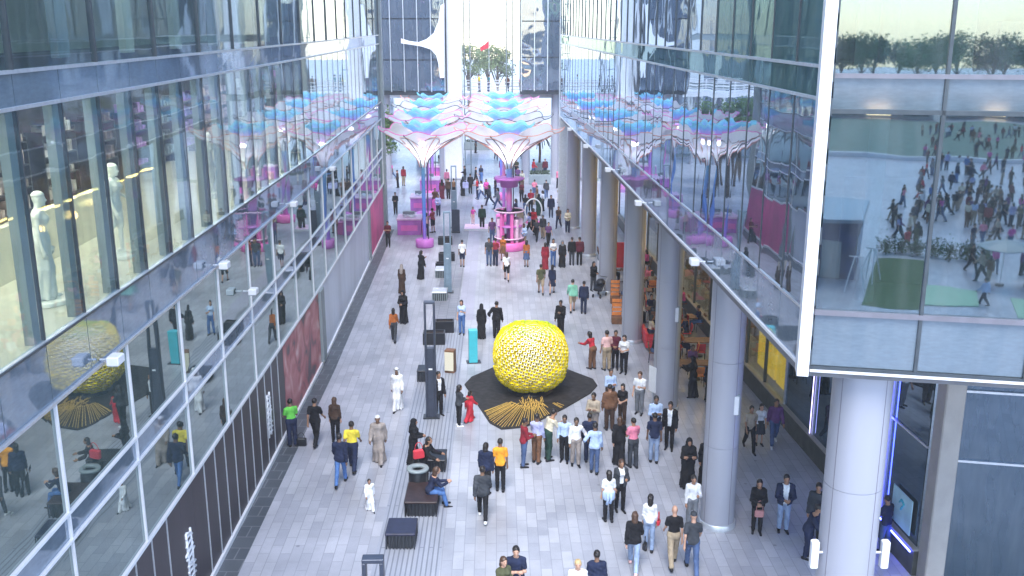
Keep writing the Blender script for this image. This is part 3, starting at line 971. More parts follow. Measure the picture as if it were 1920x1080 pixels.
def planter(x, y, sx, sy, h, label, m):
    t = thing("planter_box", label, "planter", (x, y, 0), R(1.5), "planter boxes on the grooved strip")
    mb = MB()
    for a in ((-1, 0), (1, 0), (0, -1), (0, 1)):
        if a[0]: mb.box(a[0] * (sx / 2 - .03), 0, 0, .06, sy, h)
        else: mb.box(0, a[1] * (sy / 2 - .03), 0, sx - .121, .06, h)
    mb.build("box", m, t)
    mb = MB(); mb.box(0, 0, .01, sx - .13, sy - .13, h - .08); mb.build("soil", pm("soil", (.03, .02, .018), .9, var=.5, scale=9), t)
bench(-3.12, 25.3, .84, .95, .5, "dark navy slatted block bench nearest the viewer", M['navyseat'], M['steel'])
bench(-2.72, 27.4, .98, 1.35, .5, "dark brown block bench on which the woman in jeans sits", pm("dark_brown_top", (.03, .015, .016), .5, var=.4), M['black'])
bench(-3.55, 38.6, .7, .8, .5, "black block bench just behind the dark portal mast", M['black'], M['steel'])
bench(-2.62, 30.2, .9, .9, .45, "black block bench where the woman with the red bag rests", M['black'], M['black'])
planter(-3.58, 43.4, 1.0, .6, .55, "wide black planter box seen through the portal mast", M['black'])
planter(-3.22, 45.2, .9, .55, .55, "black planter box behind the wide one, seen through the portal mast", M['black'])
for x, y, lab in ((-3.85, 51.0, "pale grey block bench in the middle of the strip"), (-4.05, 55.9, "pale grey block bench between two black planters")):
    bench(x, y, .8, 1.0, .5, lab, M['alu'], M['grey'])
planter(-4.12, 57.3, .85, .5, .5, "black planter box on the near side of the far pale bench", M['black'])
planter(-4.05, 59.9, 1.0, .5, .5, "black planter box behind the far pale bench", M['black'])
planter(-4.45, 64.6, .95, .5, .5, "black planter box at the foot of the pale portal mast", M['black'])
t = thing("ring_bin", "round dark litter bin with a pale ring rim beside the seated woman", "bin", (-2.93, 28.3, 0))
mb = MB(); mb.lathe([(.27, 0), (.29, .05), (.29, .78), (.27, .80)], n=28); mb.build("drum", M['black'], t)
mb = MB(); mb.lathe([(.17, .80), (.33, .80), (.35, .84), (.33, .88), (.19, .88), (.17, .84), (.17, .80)], n=28); mb.build("rim", M['grey'], t)
t = thing("pillar_sign", "turquoise square pillar standing left of the yellow sculpture", "pillar", (-1.69, 40.75, 0), R(8))
mb = MB(); mb.bbox(0, 0, .02, .37, .34, 1.46, .012); mb.build("body", M['teal'], t)
mb = MB(); mb.box(.02, 0, 0, .62, .46, .02); mb.build("base", M['steel'], t)
t = thing("information_stand", "cream fronted information stand in a brown case beside the tall portal mast", "stand", (-2.62, 39.4, 0), R(-14))
mb = MB(); mb.bbox(0, .1, 0, .42, .34, 1.0, .015); mb.build("case", M['wood'], t)
mb = MB(); mb.hexa([(-.19, -.12, .12), (.19, -.12, .12), (.19, -.085, .12), (-.19, -.085, .12)], [(-.19, -.09, .92), (.19, -.09, .92), (.19, -.065, .92), (-.19, -.065, .92)]); mb.build("front", M['cream'], t)
t = thing("flat_sign", "flat slate grey sign board standing beside the pale portal mast", "sign", (-3.95, 68.4, 0))
mb = MB(); mb.bbox(0, 0, .1, .55, .08, 1.55, .01); mb.build("board", slate, t)
mb = MB(); mb.box(0, 0, 0, .6, .3, .1); mb.build("base", M['steel'], t)
for x, y, w, lab in ((2.55, 90.5, 2.0, "dark grey block planter in front of the potted palm"), (-4.1, 116, 3.0, "long dark hedge box at the far end, left of the middle canopy")):
    t = thing("planter_box", lab, "planter", (x, y, 0))
    mb = MB(); mb.bbox(0, 0, 0, w, 1.0, .9, .03); mb.build("box", M['grey'], t)
    mb = MB()
    rr = random.Random(int(y))
    for k in range(260):
        p = Vector((rr.uniform(-w / 2 + .1, w / 2 - .1), rr.uniform(-.4, .4), .9 + rr.uniform(0, .3)))
        u = Vector((rr.gauss(0, 1), rr.gauss(0, 1), rr.gauss(0, 1))).normalized(); v = u.orthogonal().normalized()
        mb.add([p - u * .1, p + v * .05, p + u * .1, p - v * .05], [(0, 1, 2, 3)])
    mb.build("foliage", M['palm'], t)

# ------------------------------------------------------------------ yellow sculpture on its black mat
SC = Vector((.74, 37.3, 0))
mat_pts = [P(*q).to_2d() for q in ((871, 722), (884, 708), (930, 688), (1000, 680), (1062, 693), (1112, 712), (1120, 724), (1108, 738), (1060, 766), (1020, 786), (985, 802), (940, 806), (918, 794), (898, 764))]
t = thing("floor_mat", "irregular black mat with golden rods spread over it under the yellow sculpture", "mat", (SC.x, SC.y, 0))
mb = MB(); mb.prism([(p.x - SC.x, p.y - SC.y) for p in mat_pts][::-1], .004, .045); mb.build("mat", M['mat'], t)
mb = MB()
rr = random.Random(2)
def inmat(x, y):
    ins = False
    n = len(mat_pts)
    for i in range(n):
        a, b = mat_pts[i], mat_pts[(i + 1) % n]
        if (a.y > y) != (b.y > y) and x < (b.x - a.x) * (y - a.y) / (b.y - a.y) + a.x: ins = not ins
    return ins
for k in range(46):
    a = R(-90) + R(-46 + k * 92 / 45 + rr.uniform(-.5, .5))
    o = Vector((SC.x + .02, SC.y - .6))
    r0 = 1.05 + rr.uniform(0, .35); r1 = r0
    while r1 < 4.2 and inmat(o.x + math.cos(a) * (r1 + .12), o.y + math.sin(a) * (r1 + .12)): r1 += .06
    if a > R(-72) and r1 - r0 > .5: r1 = r0 + (r1 - r0) * rr.uniform(.2, .5)
    if r1 - r0 < .25: continue
    mb.cyl((o.x + math.cos(a) * r0 - SC.x, o.y + math.sin(a) * r0 - SC.y, .075 + rr.uniform(0, .04)), (o.x + math.cos(a) * r1 - SC.x, o.y + math.sin(a) * r1 - SC.y, .07), .013, n=6)
for k in range(60):
    a = rr.uniform(0, 6.28); r = rr.uniform(.05, .55)
    p = Vector((.05 + math.cos(a) * r, -1.75 + math.sin(a) * r * 1.3, .07))
    b = rr.gauss(R(90), .25)
    mb.cyl(p, p + Vector((math.cos(b) * .3, math.sin(b) * .3, .12 * rr.random())), .012, n=5)
mb.build("rods", M['gold'], t)

t = thing("tube_sculpture", "big round yellow sculpture made of hundreds of open square tubes", "sculpture", (SC.x, SC.y, 0))
CZ, RS = 1.46, 1.53
def body_r(d):
    # rounded, slightly boxy globe, flatter on top, bulging low
    ax, ay, azz = abs(d.x), abs(d.y), abs(d.z)
    p = 2.6
    s = (ax ** p + ay ** p + (azz * 1.10) ** p) ** (1 / p)
    return min(RS * .95 / s, RS * 1.10)
mbo = [MB(), MB()]
mbi = MB()
ga = math.pi * (3 - math.sqrt(5))
N = 1080
for k in range(N):
    z = 1 - 2 * (k + .5) / N
    a = k * ga
    rho = math.sqrt(1 - z * z)
    d = Vector((rho * math.cos(a), rho * math.sin(a), z))
    rad = body_r(d)
    tip = d * rad * (1 + rr.uniform(-.022, .035)) + Vector((0, 0, CZ))
    if tip.z < .06: continue
    base = d * rad * .70 + Vector((0, 0, CZ))
    up = Vector((0, 0, 1)) if abs(d.z) < .97 else Vector((1, 0, 0))
    u = up.cross(d).normalized(); w = d.cross(u)
    s0, s1 = .050, .0735
    def ring(c, s): return [c - u * s - w * s, c + u * s - w * s, c + u * s + w * s, c - u * s + w * s]
    ob = ring(base, s0); ot = ring(tip, s1); it = ring(tip, s1 * .85); ib = ring(tip - d * .028, s1 * .80)
    m = mbo[1] if (z > .72 and rr.random() < .75) else mbo[0]
    m.add(ob + ot + it, [(i, (i + 1) % 4, 4 + (i + 1) % 4, 4 + i) for i in range(4)] + [(4 + i, 4 + (i + 1) % 4, 8 + (i + 1) % 4, 8 + i) for i in range(4)])
    # the sides of the tubes that face the viewer's end of the street are ivory inside
    it2 = ring(tip - d * .004, s1 * .84)
    mbi.cur = 2
    mbi.add(it2 + ib, [(i, 4 + i, 4 + (i + 1) % 4, (i + 1) % 4) for i in range(4)])
    mbi.cur = 1
    hb = ring(tip - d * .028, s1 * .40); hd = ring(tip - d * .20, s1 * .30)
    mbi.cur = 0
    mbi.add(ib + hb, [(i, 4 + i, 4 + (i + 1) % 4, (i + 1) % 4) for i in range(4)])
    mbi.cur = 1
    mbi.add(hb + hd, [(i, 4 + i, 4 + (i + 1) % 4, (i + 1) % 4) for i in range(4)] + [(4, 7, 6, 5)])
mbo[0].build("tube_shell", M['yellow'], t)
mbo[1].build("top_tubes", M['lime'], t)["label"] = "lime green tubes around the top"
mbi.build("tube_linings", [M['ivory'], M['gold'], M['yellow']], t)
mb = MB(); mb.lathe([(.0, .5), (.5, .55), (.85, 1.0), (.95, 1.5), (.85, 2.05), (.5, 2.45), (0, 2.5)], n=20); mb.build("core", M['gold'], t)
mb = MB(); mb.lathe([(.9, .046), (.9, .10), (.55, .14), (.5, .6)], n=24); mb.build("foot", M['black'], t)

# ------------------------------------------------------------------ festival canopies
fab = bpy.data.materials.new("canopy_fabric")
fab.use_nodes = True
nt = fab.node_tree
tc = nt.nodes.new("ShaderNodeTexCoord")
sep = nt.nodes.new("ShaderNodeSeparateXYZ")
nt.links.new(tc.outputs["Object"], sep.inputs[0])
def mth(op, a, b):
    n = nt.nodes.new("ShaderNodeMath"); n.operation = op
    for i, v in enumerate((a, b)):
        if v is None: continue
        if isinstance(v, (int, float)): n.inputs[i].default_value = v
        else: nt.links.new(v, n.inputs[i])
    return n.outputs[0]
rad = mth('SQRT', mth('ADD', mth('MULTIPLY', sep.outputs[0], sep.outputs[0]), mth('MULTIPLY', sep.outputs[1], sep.outputs[1])), None)
nz = nt.nodes.new("ShaderNodeTexNoise"); nz.inputs["Scale"].default_value = .8
nt.links.new(tc.outputs["Object"], nz.inputs["Vector"])
rad = mth('ADD', mth('DIVIDE', rad, 3.2), mth('MULTIPLY', mth('SUBTRACT', nz.outputs[0], .5), .25))
cr = nt.nodes.new("ShaderNodeValToRGB")
E_ = cr.color_ramp.elements
E_[0].position, E_[0].color = .10, (.50, .12, .60, 1)
E_[1].position, E_[1].color = 1.0, (.86, .86, .88, 1)
for p_, c_ in ((.20, (.55, .35, .78)), (.32, (.22, .48, .86)), (.42, (.25, .70, .86)), (.56, (.80, .84, .88)), (.80, (.86, .83, .86)), (.9, (.82, .66, .74))):
    e_ = E_.new(p_); e_.color = (*c_, 1)
nt.links.new(rad, cr.inputs[0])
pb = nt.nodes["Principled BSDF"]
nt.links.new(cr.outputs[0], pb.inputs["Base Color"])
pb.inputs["Roughness"].default_value = .6
trl = nt.nodes.new("ShaderNodeBsdfTranslucent")
nt.links.new(cr.outputs[0], trl.inputs[0])
mx = nt.nodes.new("ShaderNodeMixShader"); mx.inputs[0].default_value = .5
nt.links.new(pb.outputs[0], mx.inputs[1]); nt.links.new(trl.outputs[0], mx.inputs[2])
nt.links.new(mx.outputs[0], nt.nodes["Material Output"].inputs[0])


def funnel(R0, z0, z1, lobes=4, sq=1.0):
    NT, NA = 12, 96
    vs, fs = [], []
    for i in range(NT + 1):
        t_ = i / NT
        for j in range(NA):
            a = 2 * math.pi * j / NA
            c = abs(math.cos(lobes * a / 1.0))
            Rr = R0 * (1 - .16 * (1 - c) * t_)
            r = .26 + (Rr - .26) * (t_ ** 1.7)
            z = z0 + (z1 - z0) * (t_ ** .95) + .55 * (c ** 3 - .5) * t_ * t_ * .5
            vs.append((r * math.cos(a) * (sq if math.cos(a) < 0 else 1.0), r * math.sin(a), z))
    for i in range(NT):
        for j in range(NA):
            k = (j + 1) % NA
            fs.append((i * NA + j, i * NA + k, (i + 1) * NA + k, (i + 1) * NA + j))
    mb = MB(); mb.add(vs, fs, True)
    return mb, vs[-NA:], NA


whitefab = bpy.data.materials.new("white_canopy_fabric")
whitefab.use_nodes = True
nt = whitefab.node_tree
pb = nt.nodes["Principled BSDF"]; pb.inputs["Base Color"].default_value = (.84, .83, .85, 1); pb.inputs["Roughness"].default_value = .6
trl = nt.nodes.new("ShaderNodeBsdfTranslucent"); trl.inputs[0].default_value = (.86, .84, .86, 1)
mx = nt.nodes.new("ShaderNodeMixShader"); mx.inputs[0].default_value = .6
nt.links.new(pb.outputs[0], mx.inputs[1]); nt.links.new(trl.outputs[0], mx.inputs[2])
trp = nt.nodes.new("ShaderNodeBsdfTransparent"); mx2 = nt.nodes.new("ShaderNodeMixShader"); mx2.inputs[0].default_value = .22
nt.links.new(mx.outputs[0], mx2.inputs[1]); nt.links.new(trp.outputs[0], mx2.inputs[2])
nt.links.new(mx2.outputs[0], nt.nodes["Material Output"].inputs[0])


def gradient(name, stops):
    m = bpy.data.materials.new(name)
    m.use_nodes = True
    nt = m.node_tree
    tc = nt.nodes.new("ShaderNodeTexCoord"); sp = nt.nodes.new("ShaderNodeSeparateXYZ"); mr = nt.nodes.new("ShaderNodeMapRange")
    mr.inputs["From Min"].default_value, mr.inputs["From Max"].default_value = .5, 6.0
    cr = nt.nodes.new("ShaderNodeValToRGB")
    el_ = cr.color_ramp.elements
    el_[0].position, el_[0].color = stops[0][0], (*stops[0][1], 1)
    el_[1].position, el_[1].color = stops[-1][0], (*stops[-1][1], 1)
    for p_, c_ in stops[1:-1]: el_.new(p_).color = (*c_, 1)
    nt.links.new(tc.outputs["Object"], sp.inputs[0]); nt.links.new(sp.outputs[2], mr.inputs["Value"])
    nt.links.new(mr.outputs[0], cr.inputs[0]); nt.links.new(cr.outputs[0], nt.nodes["Principled BSDF"].inputs["Base Color"])
    nt.nodes["Principled BSDF"].inputs["Roughness"].default_value = .4
    return m
MAST = [gradient("mast_gradient", [(0, (.55, .10, .45)), (.3, (.30, .18, .60)), (.55, (.75, .20, .50)), (.8, (.25, .40, .80)), (1, (.35, .75, .85))]),  # colour stops blending up the height of the mast
        gradient("blue_mast_gradient", [(0, (.30, .12, .55)), (.3, (.10, .22, .70)), (.7, (.16, .36, .80)), (1, (.30, .72, .85))])]


def canopy(x, y, R0, label, scheme, dress):
    t = thing("festival_canopy", label, "canopy", (x, y, 0), 0, "tall tulip-shaped festival canopies over the plaza")
    sq = .80 if x < -5 else 1.0
    mb, rim, NA = funnel(R0, 5.3, 7.75, 4, sq)
    f = mb.build("funnel", whitefab, t)
    mb = MB(); mb.tube(rim, .028, 6, True); mb.build("rim_trim", (M['trim'], M['steel'], M['pink'])[scheme], t)
    src = funnel(R0, 5.3, 7.75, 4, sq)[0].v
    mb = MB(); mb.lathe([(0, 6.62), (.12, 6.66), (.17, 6.8), (.12, 6.94), (0, 6.98)], n=16); mb.build("lamp", M['globe'], t)  # added light inside the funnel, makes the white fabric glow through
    mb2, rim2, _ = funnel(R0 * .46, 6.9, 8.05, 3, sq)
    f = mb2.build("inner_petals", fab, t)
    mb = MB(); mb.tube(rim2, .024, 6, True); mb.build("rim_trim", M['cyan'], t)
    for k in range(8):
        a = k * math.pi / 4 + math.pi / 8
        rb = MB()
        pts = []
        for i in range(0, 13, 2):
            p = Vector(src[i * NA + int(round(NA * (k + .5) / 8)) % NA])
            pts.append((p.x * 1.01, p.y * 1.01, p.z - .03))
        rb.tube(pts, .03, 6)
        rb.build("rib", M['steel'] if k % 2 else M['trim'], t)
    for q, (f0, f1) in enumerate(((.45, .95), (.62, .90))):          # printed ogee outlines on the outside
        for k in range(8):
            ob = MB(); pts = []
            for i in range(9):
                u = i / 8
                tt = f0 + (f1 - f0) * math.sin(math.pi * u) ** .7
                row = min(11.999, tt * 12); i0 = int(row); fr = row - i0
                j = (k + .08 + .84 * u) / 8 * NA; j0 = int(j) % NA
                p = Vector(src[i0 * NA + j0]).lerp(Vector(src[(i0 + 1) * NA + j0]), fr)
                pts.append((p.x * 1.012, p.y * 1.012, p.z - .035))
            ob.tube(pts, .022, 5)
            ob.build("printed_outline", M['trim'] if q == 0 else M['greyline'], t)
    mb = MB(); mb.cyl((0, 0, .1), (0, 0, 6.0), .19 if dress else .12, n=18); mb.build("mast", MAST[1 if scheme == 2 else 0], t)
    mb = MB(); mb.cyl((.27, -.1, .5), (.27, -.1, 7.4), .035, n=8); mb.build("cable_pole", M['steel'], t)
    mb = MB(); k_ = 1.0 if dress else .55; mb.lathe([(k_, 0), (k_ + .05, .04), (k_ + .05, .5), (k_, .54)], n=32); mb.build("base_drum", M['pink'] if scheme != 2 else M['purple'], t)
    if dress:
        for k in range(14):
            a = k * math.pi / 7
            if k % 3 == 1: continue
            mb = MB(); mb.bbox(.74 * math.cos(a), .74 * math.sin(a), .54, .26, .2, 1.5 + .5 * (k % 2), .03, a); mb.build("pink_panel", M['pink'] if k % 2 else M['pale_pink'], t)
        mb = MB(); mb.lathe([(.30, 1.5), (.86, 1.52), (.86, 1.62), (.3, 1.64)], n=32); mb.build("shelf", M['purple'], t)
        for z in (.75, 2.5):
            mb = MB(); mb.lathe([(.94, z), (.99, z + .05), (.94, z + .10), (.90, z + .05), (.94, z)], n=32); mb.build("ring", M['pale_pink'], t)
        mb = MB(); mb.lathe([(.25, 4.05), (.55, 4.1), (.62, 4.5), (.98, 4.58), (.98, 4.66), (.2, 4.7)], n=32); mb.build("plate", M['purple'], t)
canopy(-.18, 63.2, 3.5, "middle canopy of the front row, its mast standing in a pink drum", 0, True)
canopy(-5.75, 63.8, 3.5, "left canopy of the front row, standing behind the pink kiosks", 2, False)
canopy(-.6, 72.5, 3.6, "second row canopy straight behind the middle front one", 1, False)
canopy(-6.6, 73.5, 3.6, "second row canopy at the left, past the end of the facade", 2, False)
canopy(-.7, 82.0, 3.6, "third row canopy in line with the middle front one", 0, False)
canopy(-7.1, 83.0, 3.6, "third row canopy at the left, beside the bright opening", 1, False)
canopy(-1.0, 91.5, 3.5, "last row canopy in line with the middle front one, nearest the bridge", 2, False)
canopy(-7.4, 92.0, 3.5, "last row canopy at the left, nearest the bridge", 0, False)

# ------------------------------------------------------------------ pink kiosks
def kiosk(x, y, s, label, side):
    t = thing("counter_kiosk", label, "kiosk", (x, y, 0), R(1.5), "pink counter kiosks along the left")
    mb = MB(); mb.bbox(0, 0, 0, s, s * 1.1, 1.05, .02); mb.build("body", M['purple'], t)
    mb = MB(); mb.bbox(0, 0, 1.05, s + .1, s * 1.1 + .1, .12, .02); mb.build("counter_top", M['pale_pink'], t)
    mb = MB(); mb.bbox(s / 2 + .16, .1, 0, .26, s * .9, .85, .02); mb.build("side_shelf", M['pink'], t)
    mb = MB(); mb.box(-.1, .3, 1.17, s * .5, .3, .3); mb.build("display_case", M['grey'], t)
    mb = MB()
    rr = random.Random(int(y * 7))
    for k in range(7):
        mb.cyl((rr.uniform(-.5, .5), rr.uniform(-.6, 0), 1.17), (rr.uniform(-.5, .5) * .2 + rr.uniform(-.4, .4), rr.uniform(-.5, 0), 1.32), .06, .04, 8)
    mb.build("cups", M['white'], t)
    mb = MB(); mb.box(0, -s * .55 - .012, .3, s * .7, .012, .4); mb.build("front_graphic", M['pink'], t)
for k, (px, py, s) in enumerate(((767, 441, 1.65), (789, 397, 1.65), (805, 361, 1.65), (816, 335, 1.65))):
    p = P(px, py)
    kiosk(p.x, p.y + s * .55, s, "purple and pink counter kiosk, %s of the row along the left" % ("nearest", "second", "third", "farthest")[k], 1)
for k, (px, py, s) in enumerate(((1070, 362, 1.0), (1068, 333, 1.1))):
    p = P(px, py)
    kiosk(p.x, p.y + .5, s, "small pink kiosk beside the far columns on the right, %s" % ("the nearer one", "the farther one"), 1) if False else kiosk(p.x, p.y + .5, s, ("small pink kiosk beside the far columns on the right, with a red shirted customer", "small pink kiosk farthest away beside the far columns on the right")[k], 1)
t = thing("pale_platform", "low pale pink platform left of the middle canopy, for posing on", "platform", tuple(P(893, 428)))
mb = MB(); mb.bbox(0, 0, 0, 1.7, 1.9, .14, .02); mb.build("deck", M['pale_pink'], t)
mb = MB(); mb.box(0, -.96, .0, 1.74, .03, .15); mb.build("edge", M['white'], t)
t = thing("hoop_frame", "upright white ring frame for photographs right of the middle canopy", "frame", tuple(P(1000, 418)))
mb = MB(); mb.tube([(.62 * math.cos(a), 0, .95 + .85 * math.sin(a)) for a in np.linspace(0, 2 * math.pi, 33)[:-1]], .05, 8, True); mb.build("ring", M['white'], t)
mb = MB(); mb.bbox(0, 0, 0, 1.1, .5, .12, .02); mb.build("base", M['pink'], t)

# ------------------------------------------------------------------ cafe terrace under the colonnade
def cafe_table(x, y, label, rect=False):
    t = thing("cafe_table", label, "table", (x, y, 0), random.uniform(-.2, .2), "cafe tables under the colonnade")
    mb = MB()
    if rect: mb.bbox(0, 0, .71, 1.3, .72, .04, .01)
    else: mb.lathe([(.36, .71), (.38, .73), (.36, .75)], n=24)
    mb.build("tabletop", M['wood'], t)
    mb = MB(); mb.cyl((0, 0, .04), (0, 0, .71), .035, n=10); mb.build("pedestal", M['black'], t)
    mb = MB(); mb.lathe([(.25, 0), (.25, .03), (.04, .05)], n=20); mb.build("base", M['black'], t)
_chair = None
def cafe_chair(x, y, rz, label, m):
    t = thing("cafe_chair", label, "chair", (x, y, 0), rz, "cafe chairs under the colonnade")
    mb = MB(); mb.bbox(0, 0, .43, .42, .42, .045, .015); mb.build("seat", m, t)
    mb = MB(); mb.hexa([(-.2, -.21, .55), (.2, -.21, .55), (.2, -.175, .55), (-.2, -.175, .55)], [(-.19, -.27, .86), (.19, -.27, .86), (.19, -.235, .86), (-.19, -.235, .86)]); mb.build("backrest", m, t)
    for sx in (-1, 1):
        for sy in (-1, 1):
            mb = MB(); mb.cyl((sx * .18, sy * .17, .43), (sx * .2, sy * .2, 0), .016, n=6); mb.build("leg", M['black'], t)
        mb = MB(); mb.cyl((sx * .18, -.19, .45), (sx * .18, -.24, .6), .014, n=6); mb.build("back_post", M['black'], t)
SEATS = []
rr = random.Random(21)
TN = ["first", "second", "third", "fourth", "fifth", "sixth", "seventh", "eighth", "ninth", "tenth", "eleventh", "twelfth"]
tabs = [(7.55, 38.6, 1), (7.0, 40.8, 0), (8.2, 41.6, 1), (7.2, 43.6, 0), (8.1, 45.2, 1), (6.9, 46.6, 0), (7.9, 48.6, 0), (6.7, 50.2, 1), (7.6, 52.6, 0), (6.5, 54.6, 0), (7.2, 57.2, 0), (6.4, 60.0, 0)]
for k, (x, y, rct) in enumerate(tabs):
    cafe_table(x, y, "brown cafe table under the colonnade, %s from the near end" % TN[k], rct)
    for q, (dx, dy, rz, w) in enumerate(((-.85, 0, -math.pi / 2, "street"), (.85, 0, math.pi / 2, "wall"), (0, -.72, 0, "near"), (0, .72, math.pi, "far"))):
        if rr.random() < .2: continue
        m = ('red', 'wood', 'orange', 'wood')[(k + q) % 4]
        cn = {'red': 'red', 'wood': 'brown', 'orange': 'orange'}[m]
        cafe_chair(x + dx, y + dy, rz + rr.uniform(-.15, .15), "%s cafe chair on the %s side of the %s table from the near end" % (cn, w, TN[k]), M[m])
        if not (k == 0 and w == 'near') and rr.random() < .62: SEATS.append((x + dx, y + dy, rz, TN[k], w))
for k, (px, py, h) in enumerate(((1156, 606, 1.5), (1153, 568, 1.4))):
    p = P(px, py)
    t = thing("menu_stand", ("brown and orange slatted menu stand by the cafe, nearer of the two", "brown and orange slatted menu stand by the cafe, farther of the two")[k], "stand", (p.x, p.y, 0), 0, "orange stands at the cafe edge")
    mb = MB(); mb.bbox(0, 0, 0, .5, .4, .35, .015); mb.build("box", M['wood'], t)
    mb = MB()
    for z in (.40, .62, .84, 1.06): mb.box(0, .05, z, .46, .05, .16)
    mb.build("panel", M['orange'], t)
    for sx in (-.22, .22):
        mb = MB(); mb.box(sx, .09, .35, .04, .03, h - .5); mb.build("post", M['wood'], t)
t = thing("sofa", "bright red cafe sofa at the foot of the third free-standing column", "sofa", (6.35, 43.0, 0), R(-90))
mb = MB(); mb.bbox(0, 0, .12, 1.5, .7, .3, .04); mb.build("seat", M['red'], t)
mb = MB(); mb.bbox(0, -.32, .42, 1.5, .16, .42, .04); mb.build("backrest", M['red'], t)
for sx in (-.7, .7):
    mb = MB(); mb.bbox(sx, .04, .42, .12, .56, .2, .03); mb.build("arm", M['red'], t)
for k, (x, y) in enumerate(((8.9, 47), (8.6, 51), (8.3, 55), (8.9, 43), (7.7, 59))):
    t = thing("lantern", "warm glowing hanging lantern over the cafe, %s from the near end" % TN[(3 * k + 1) % 5], "lantern", (x, y, 3.6), 0, "warm lanterns over the cafe")
    mb = MB(); mb.lathe([(.05, 0), (.17, .12), (.19, .28), (.13, .42), (.03, .46)], n=14); mb.build("shade", M['warm'], t)
    mb = MB(); mb.cyl((0, 0, .46), (0, 0, 4.0), .012, n=5); mb.build("cord", M['black'], t)
t = thing("menu_board", "tall red banner board standing among the cafe tables", "sign", (6.25, 56.0, 0))
mb = MB(); mb.bbox(0, 0, .5, .7, .06, 1.5, .01); mb.build("board", M['red'], t)
for sx in (-.28, .28):
    mb = MB(); mb.cyl((sx, 0, 0), (sx, 0, .5), .02, n=6); mb.build("leg", M['black'], t)

# ------------------------------------------------------------------ mannequin stands are built with the people
# behind the viewpoint (seen only mirrored in the corner box): low pavilions, mats, trees
for k, (x, y, w) in enumerate(((2, -138, 16), (21, -142, 18), (42, -140, 17))):
    t = thing("pavilion", "low terrace pavilion far across the plaza behind the viewpoint, with %s awnings" % ("three", "four", "five")[k], "building", (x, y, 0))
    mb = MB(); mb.box(0, 0, 0, w, 8, 3.4); mb.build("wall", M['beige'], t)
    mb = MB(); mb.box(0, 1, 3.4, w + 1, 11, .3); mb.build("roof", pm("terracotta", (.42, .20, .12), .7, var=.3), t)
    for q in range(3 + k):
        mb = MB(); mb.box(-w / 2 + (q + .5) * w / (3 + k), 4.05, .4, w / (3 + k) * .7, .1, 2.4); mb.build("window", M['warmwin'] if q % 2 else G['shop'], t)
        mb = MB(); xx = -w / 2 + (q + .5) * w / (3 + k); ww = w / (3 + k) * .4
        mb.hexa([(xx - ww, 4.2, 2.9), (xx + ww, 4.2, 2.9), (xx + ww, 6.4, 2.5), (xx - ww, 6.4, 2.5)], [(xx - ww, 4.2, 2.95), (xx + ww, 4.2, 2.95), (xx + ww, 6.4, 2.55), (xx - ww, 6.4, 2.55)])
        mb.build("awning", M['pink'] if q % 2 else M['cream'], t)
for k, (x, y) in enumerate(((9.8, -20), (14.2, -19))):
    t = thing("exercise_mat", ("pale green square mat on the plaza beside the lawn", "pale green square mat farther from the lawn")[k], "mat", (x, y, 0))
    mb = MB(); mb.bbox(0, 0, 0, 2.6, 4.0, .06, .02); mb.build("pad", pm("pale_green", (.28, .48, .33), .7, var=.1), t)
bt = make_tree("plaza_tree", "green plaza tree in the row beyond the terrace pavilions", (-30, -176, 0), 11.5, 4.2, 55, M['leaf'], 2200, "trees beyond the pavilions", .3)
for k in range(27):
    dup(bt, (-24 + k * 3.9 + random.uniform(-1, 1), -176 - random.uniform(0, 12), 0), k * 1.3, None, None, random.uniform(.8, 1.12))

t = thing("exhibition_cabin", "dark blue exhibition cabin with a slate roof behind the viewpoint, mirrored in the corner box", "cabin", (3.2, -25, 0))
deep = pm("deep_blue", (.03, .05, .14), .6, var=.35, scale=.9)
mb = MB(); mb.bbox(0, 0, 0, 3.0, 7, 3.3, .03); mb.build("wall", deep, t)
mb = MB(); mb.bbox(0, 0, 3.3, 3.5, 7.6, .22, .03); mb.build("roof", slate2, t)
mb = MB(); mb.box(.2, 3.53, .05, 1.1, .05, 2.2); mb.build("door", M['grey'], t)
for yy in (-2.2, 0, 2.2):
    mb = MB(); mb.box(1.53, yy, .9, .05, 1.5, 1.4); mb.build("window", G['shop'], t)
for k, (x, y) in enumerate(((4.9, -19.5), (5.6, -22.0))):
    t = thing("trestle_frame", ("white trestle frame on the plaza beside the blue cabin", "white trestle frame farther along beside the blue cabin")[k], "frame", (x, y, 0), .4 * k)
    for sx in (-.5, .5):
        for sy in (-.6, .6):
            mb = MB(); mb.cyl((sx, sy, 0), (sx * .2, 0, 1.9), .035, n=6); mb.build("leg", M['white'], t)
    mb = MB(); mb.cyl((-.4, 0, 1.9), (.4, 0, 1.9), .04, n=6); mb.build("top_bar", M['white'], t)
for k in range(7):
    t = thing("shrub", "dark shrub in the row behind the little lawn, number %s from the cabin" % ("one", "two", "three", "four", "five", "six", "seven")[k], "shrub", (6.2 + k * .95, -29.5 - .3 * (k % 2), 0), 0, "shrubs behind the lawn")
    mb = MB()
    for q in range(260):
        p = Vector((rr.gauss(0, .3), rr.gauss(0, .3), abs(rr.gauss(.5, .3))))
        u = Vector((rr.gauss(0, 1), rr.gauss(0, 1), rr.gauss(0, 1))).normalized(); v = u.orthogonal().normalized()
        mb.add([p - u * .1, p + v * .05, p + u * .1, p - v * .05], [(0, 1, 2, 3)])
    mb.build("foliage", M['leaf'], t)
    mb = MB(); mb.cyl((0, 0, 0), (0, 0, .6), .04, n=6); mb.build("stem", M['trunk'], t)
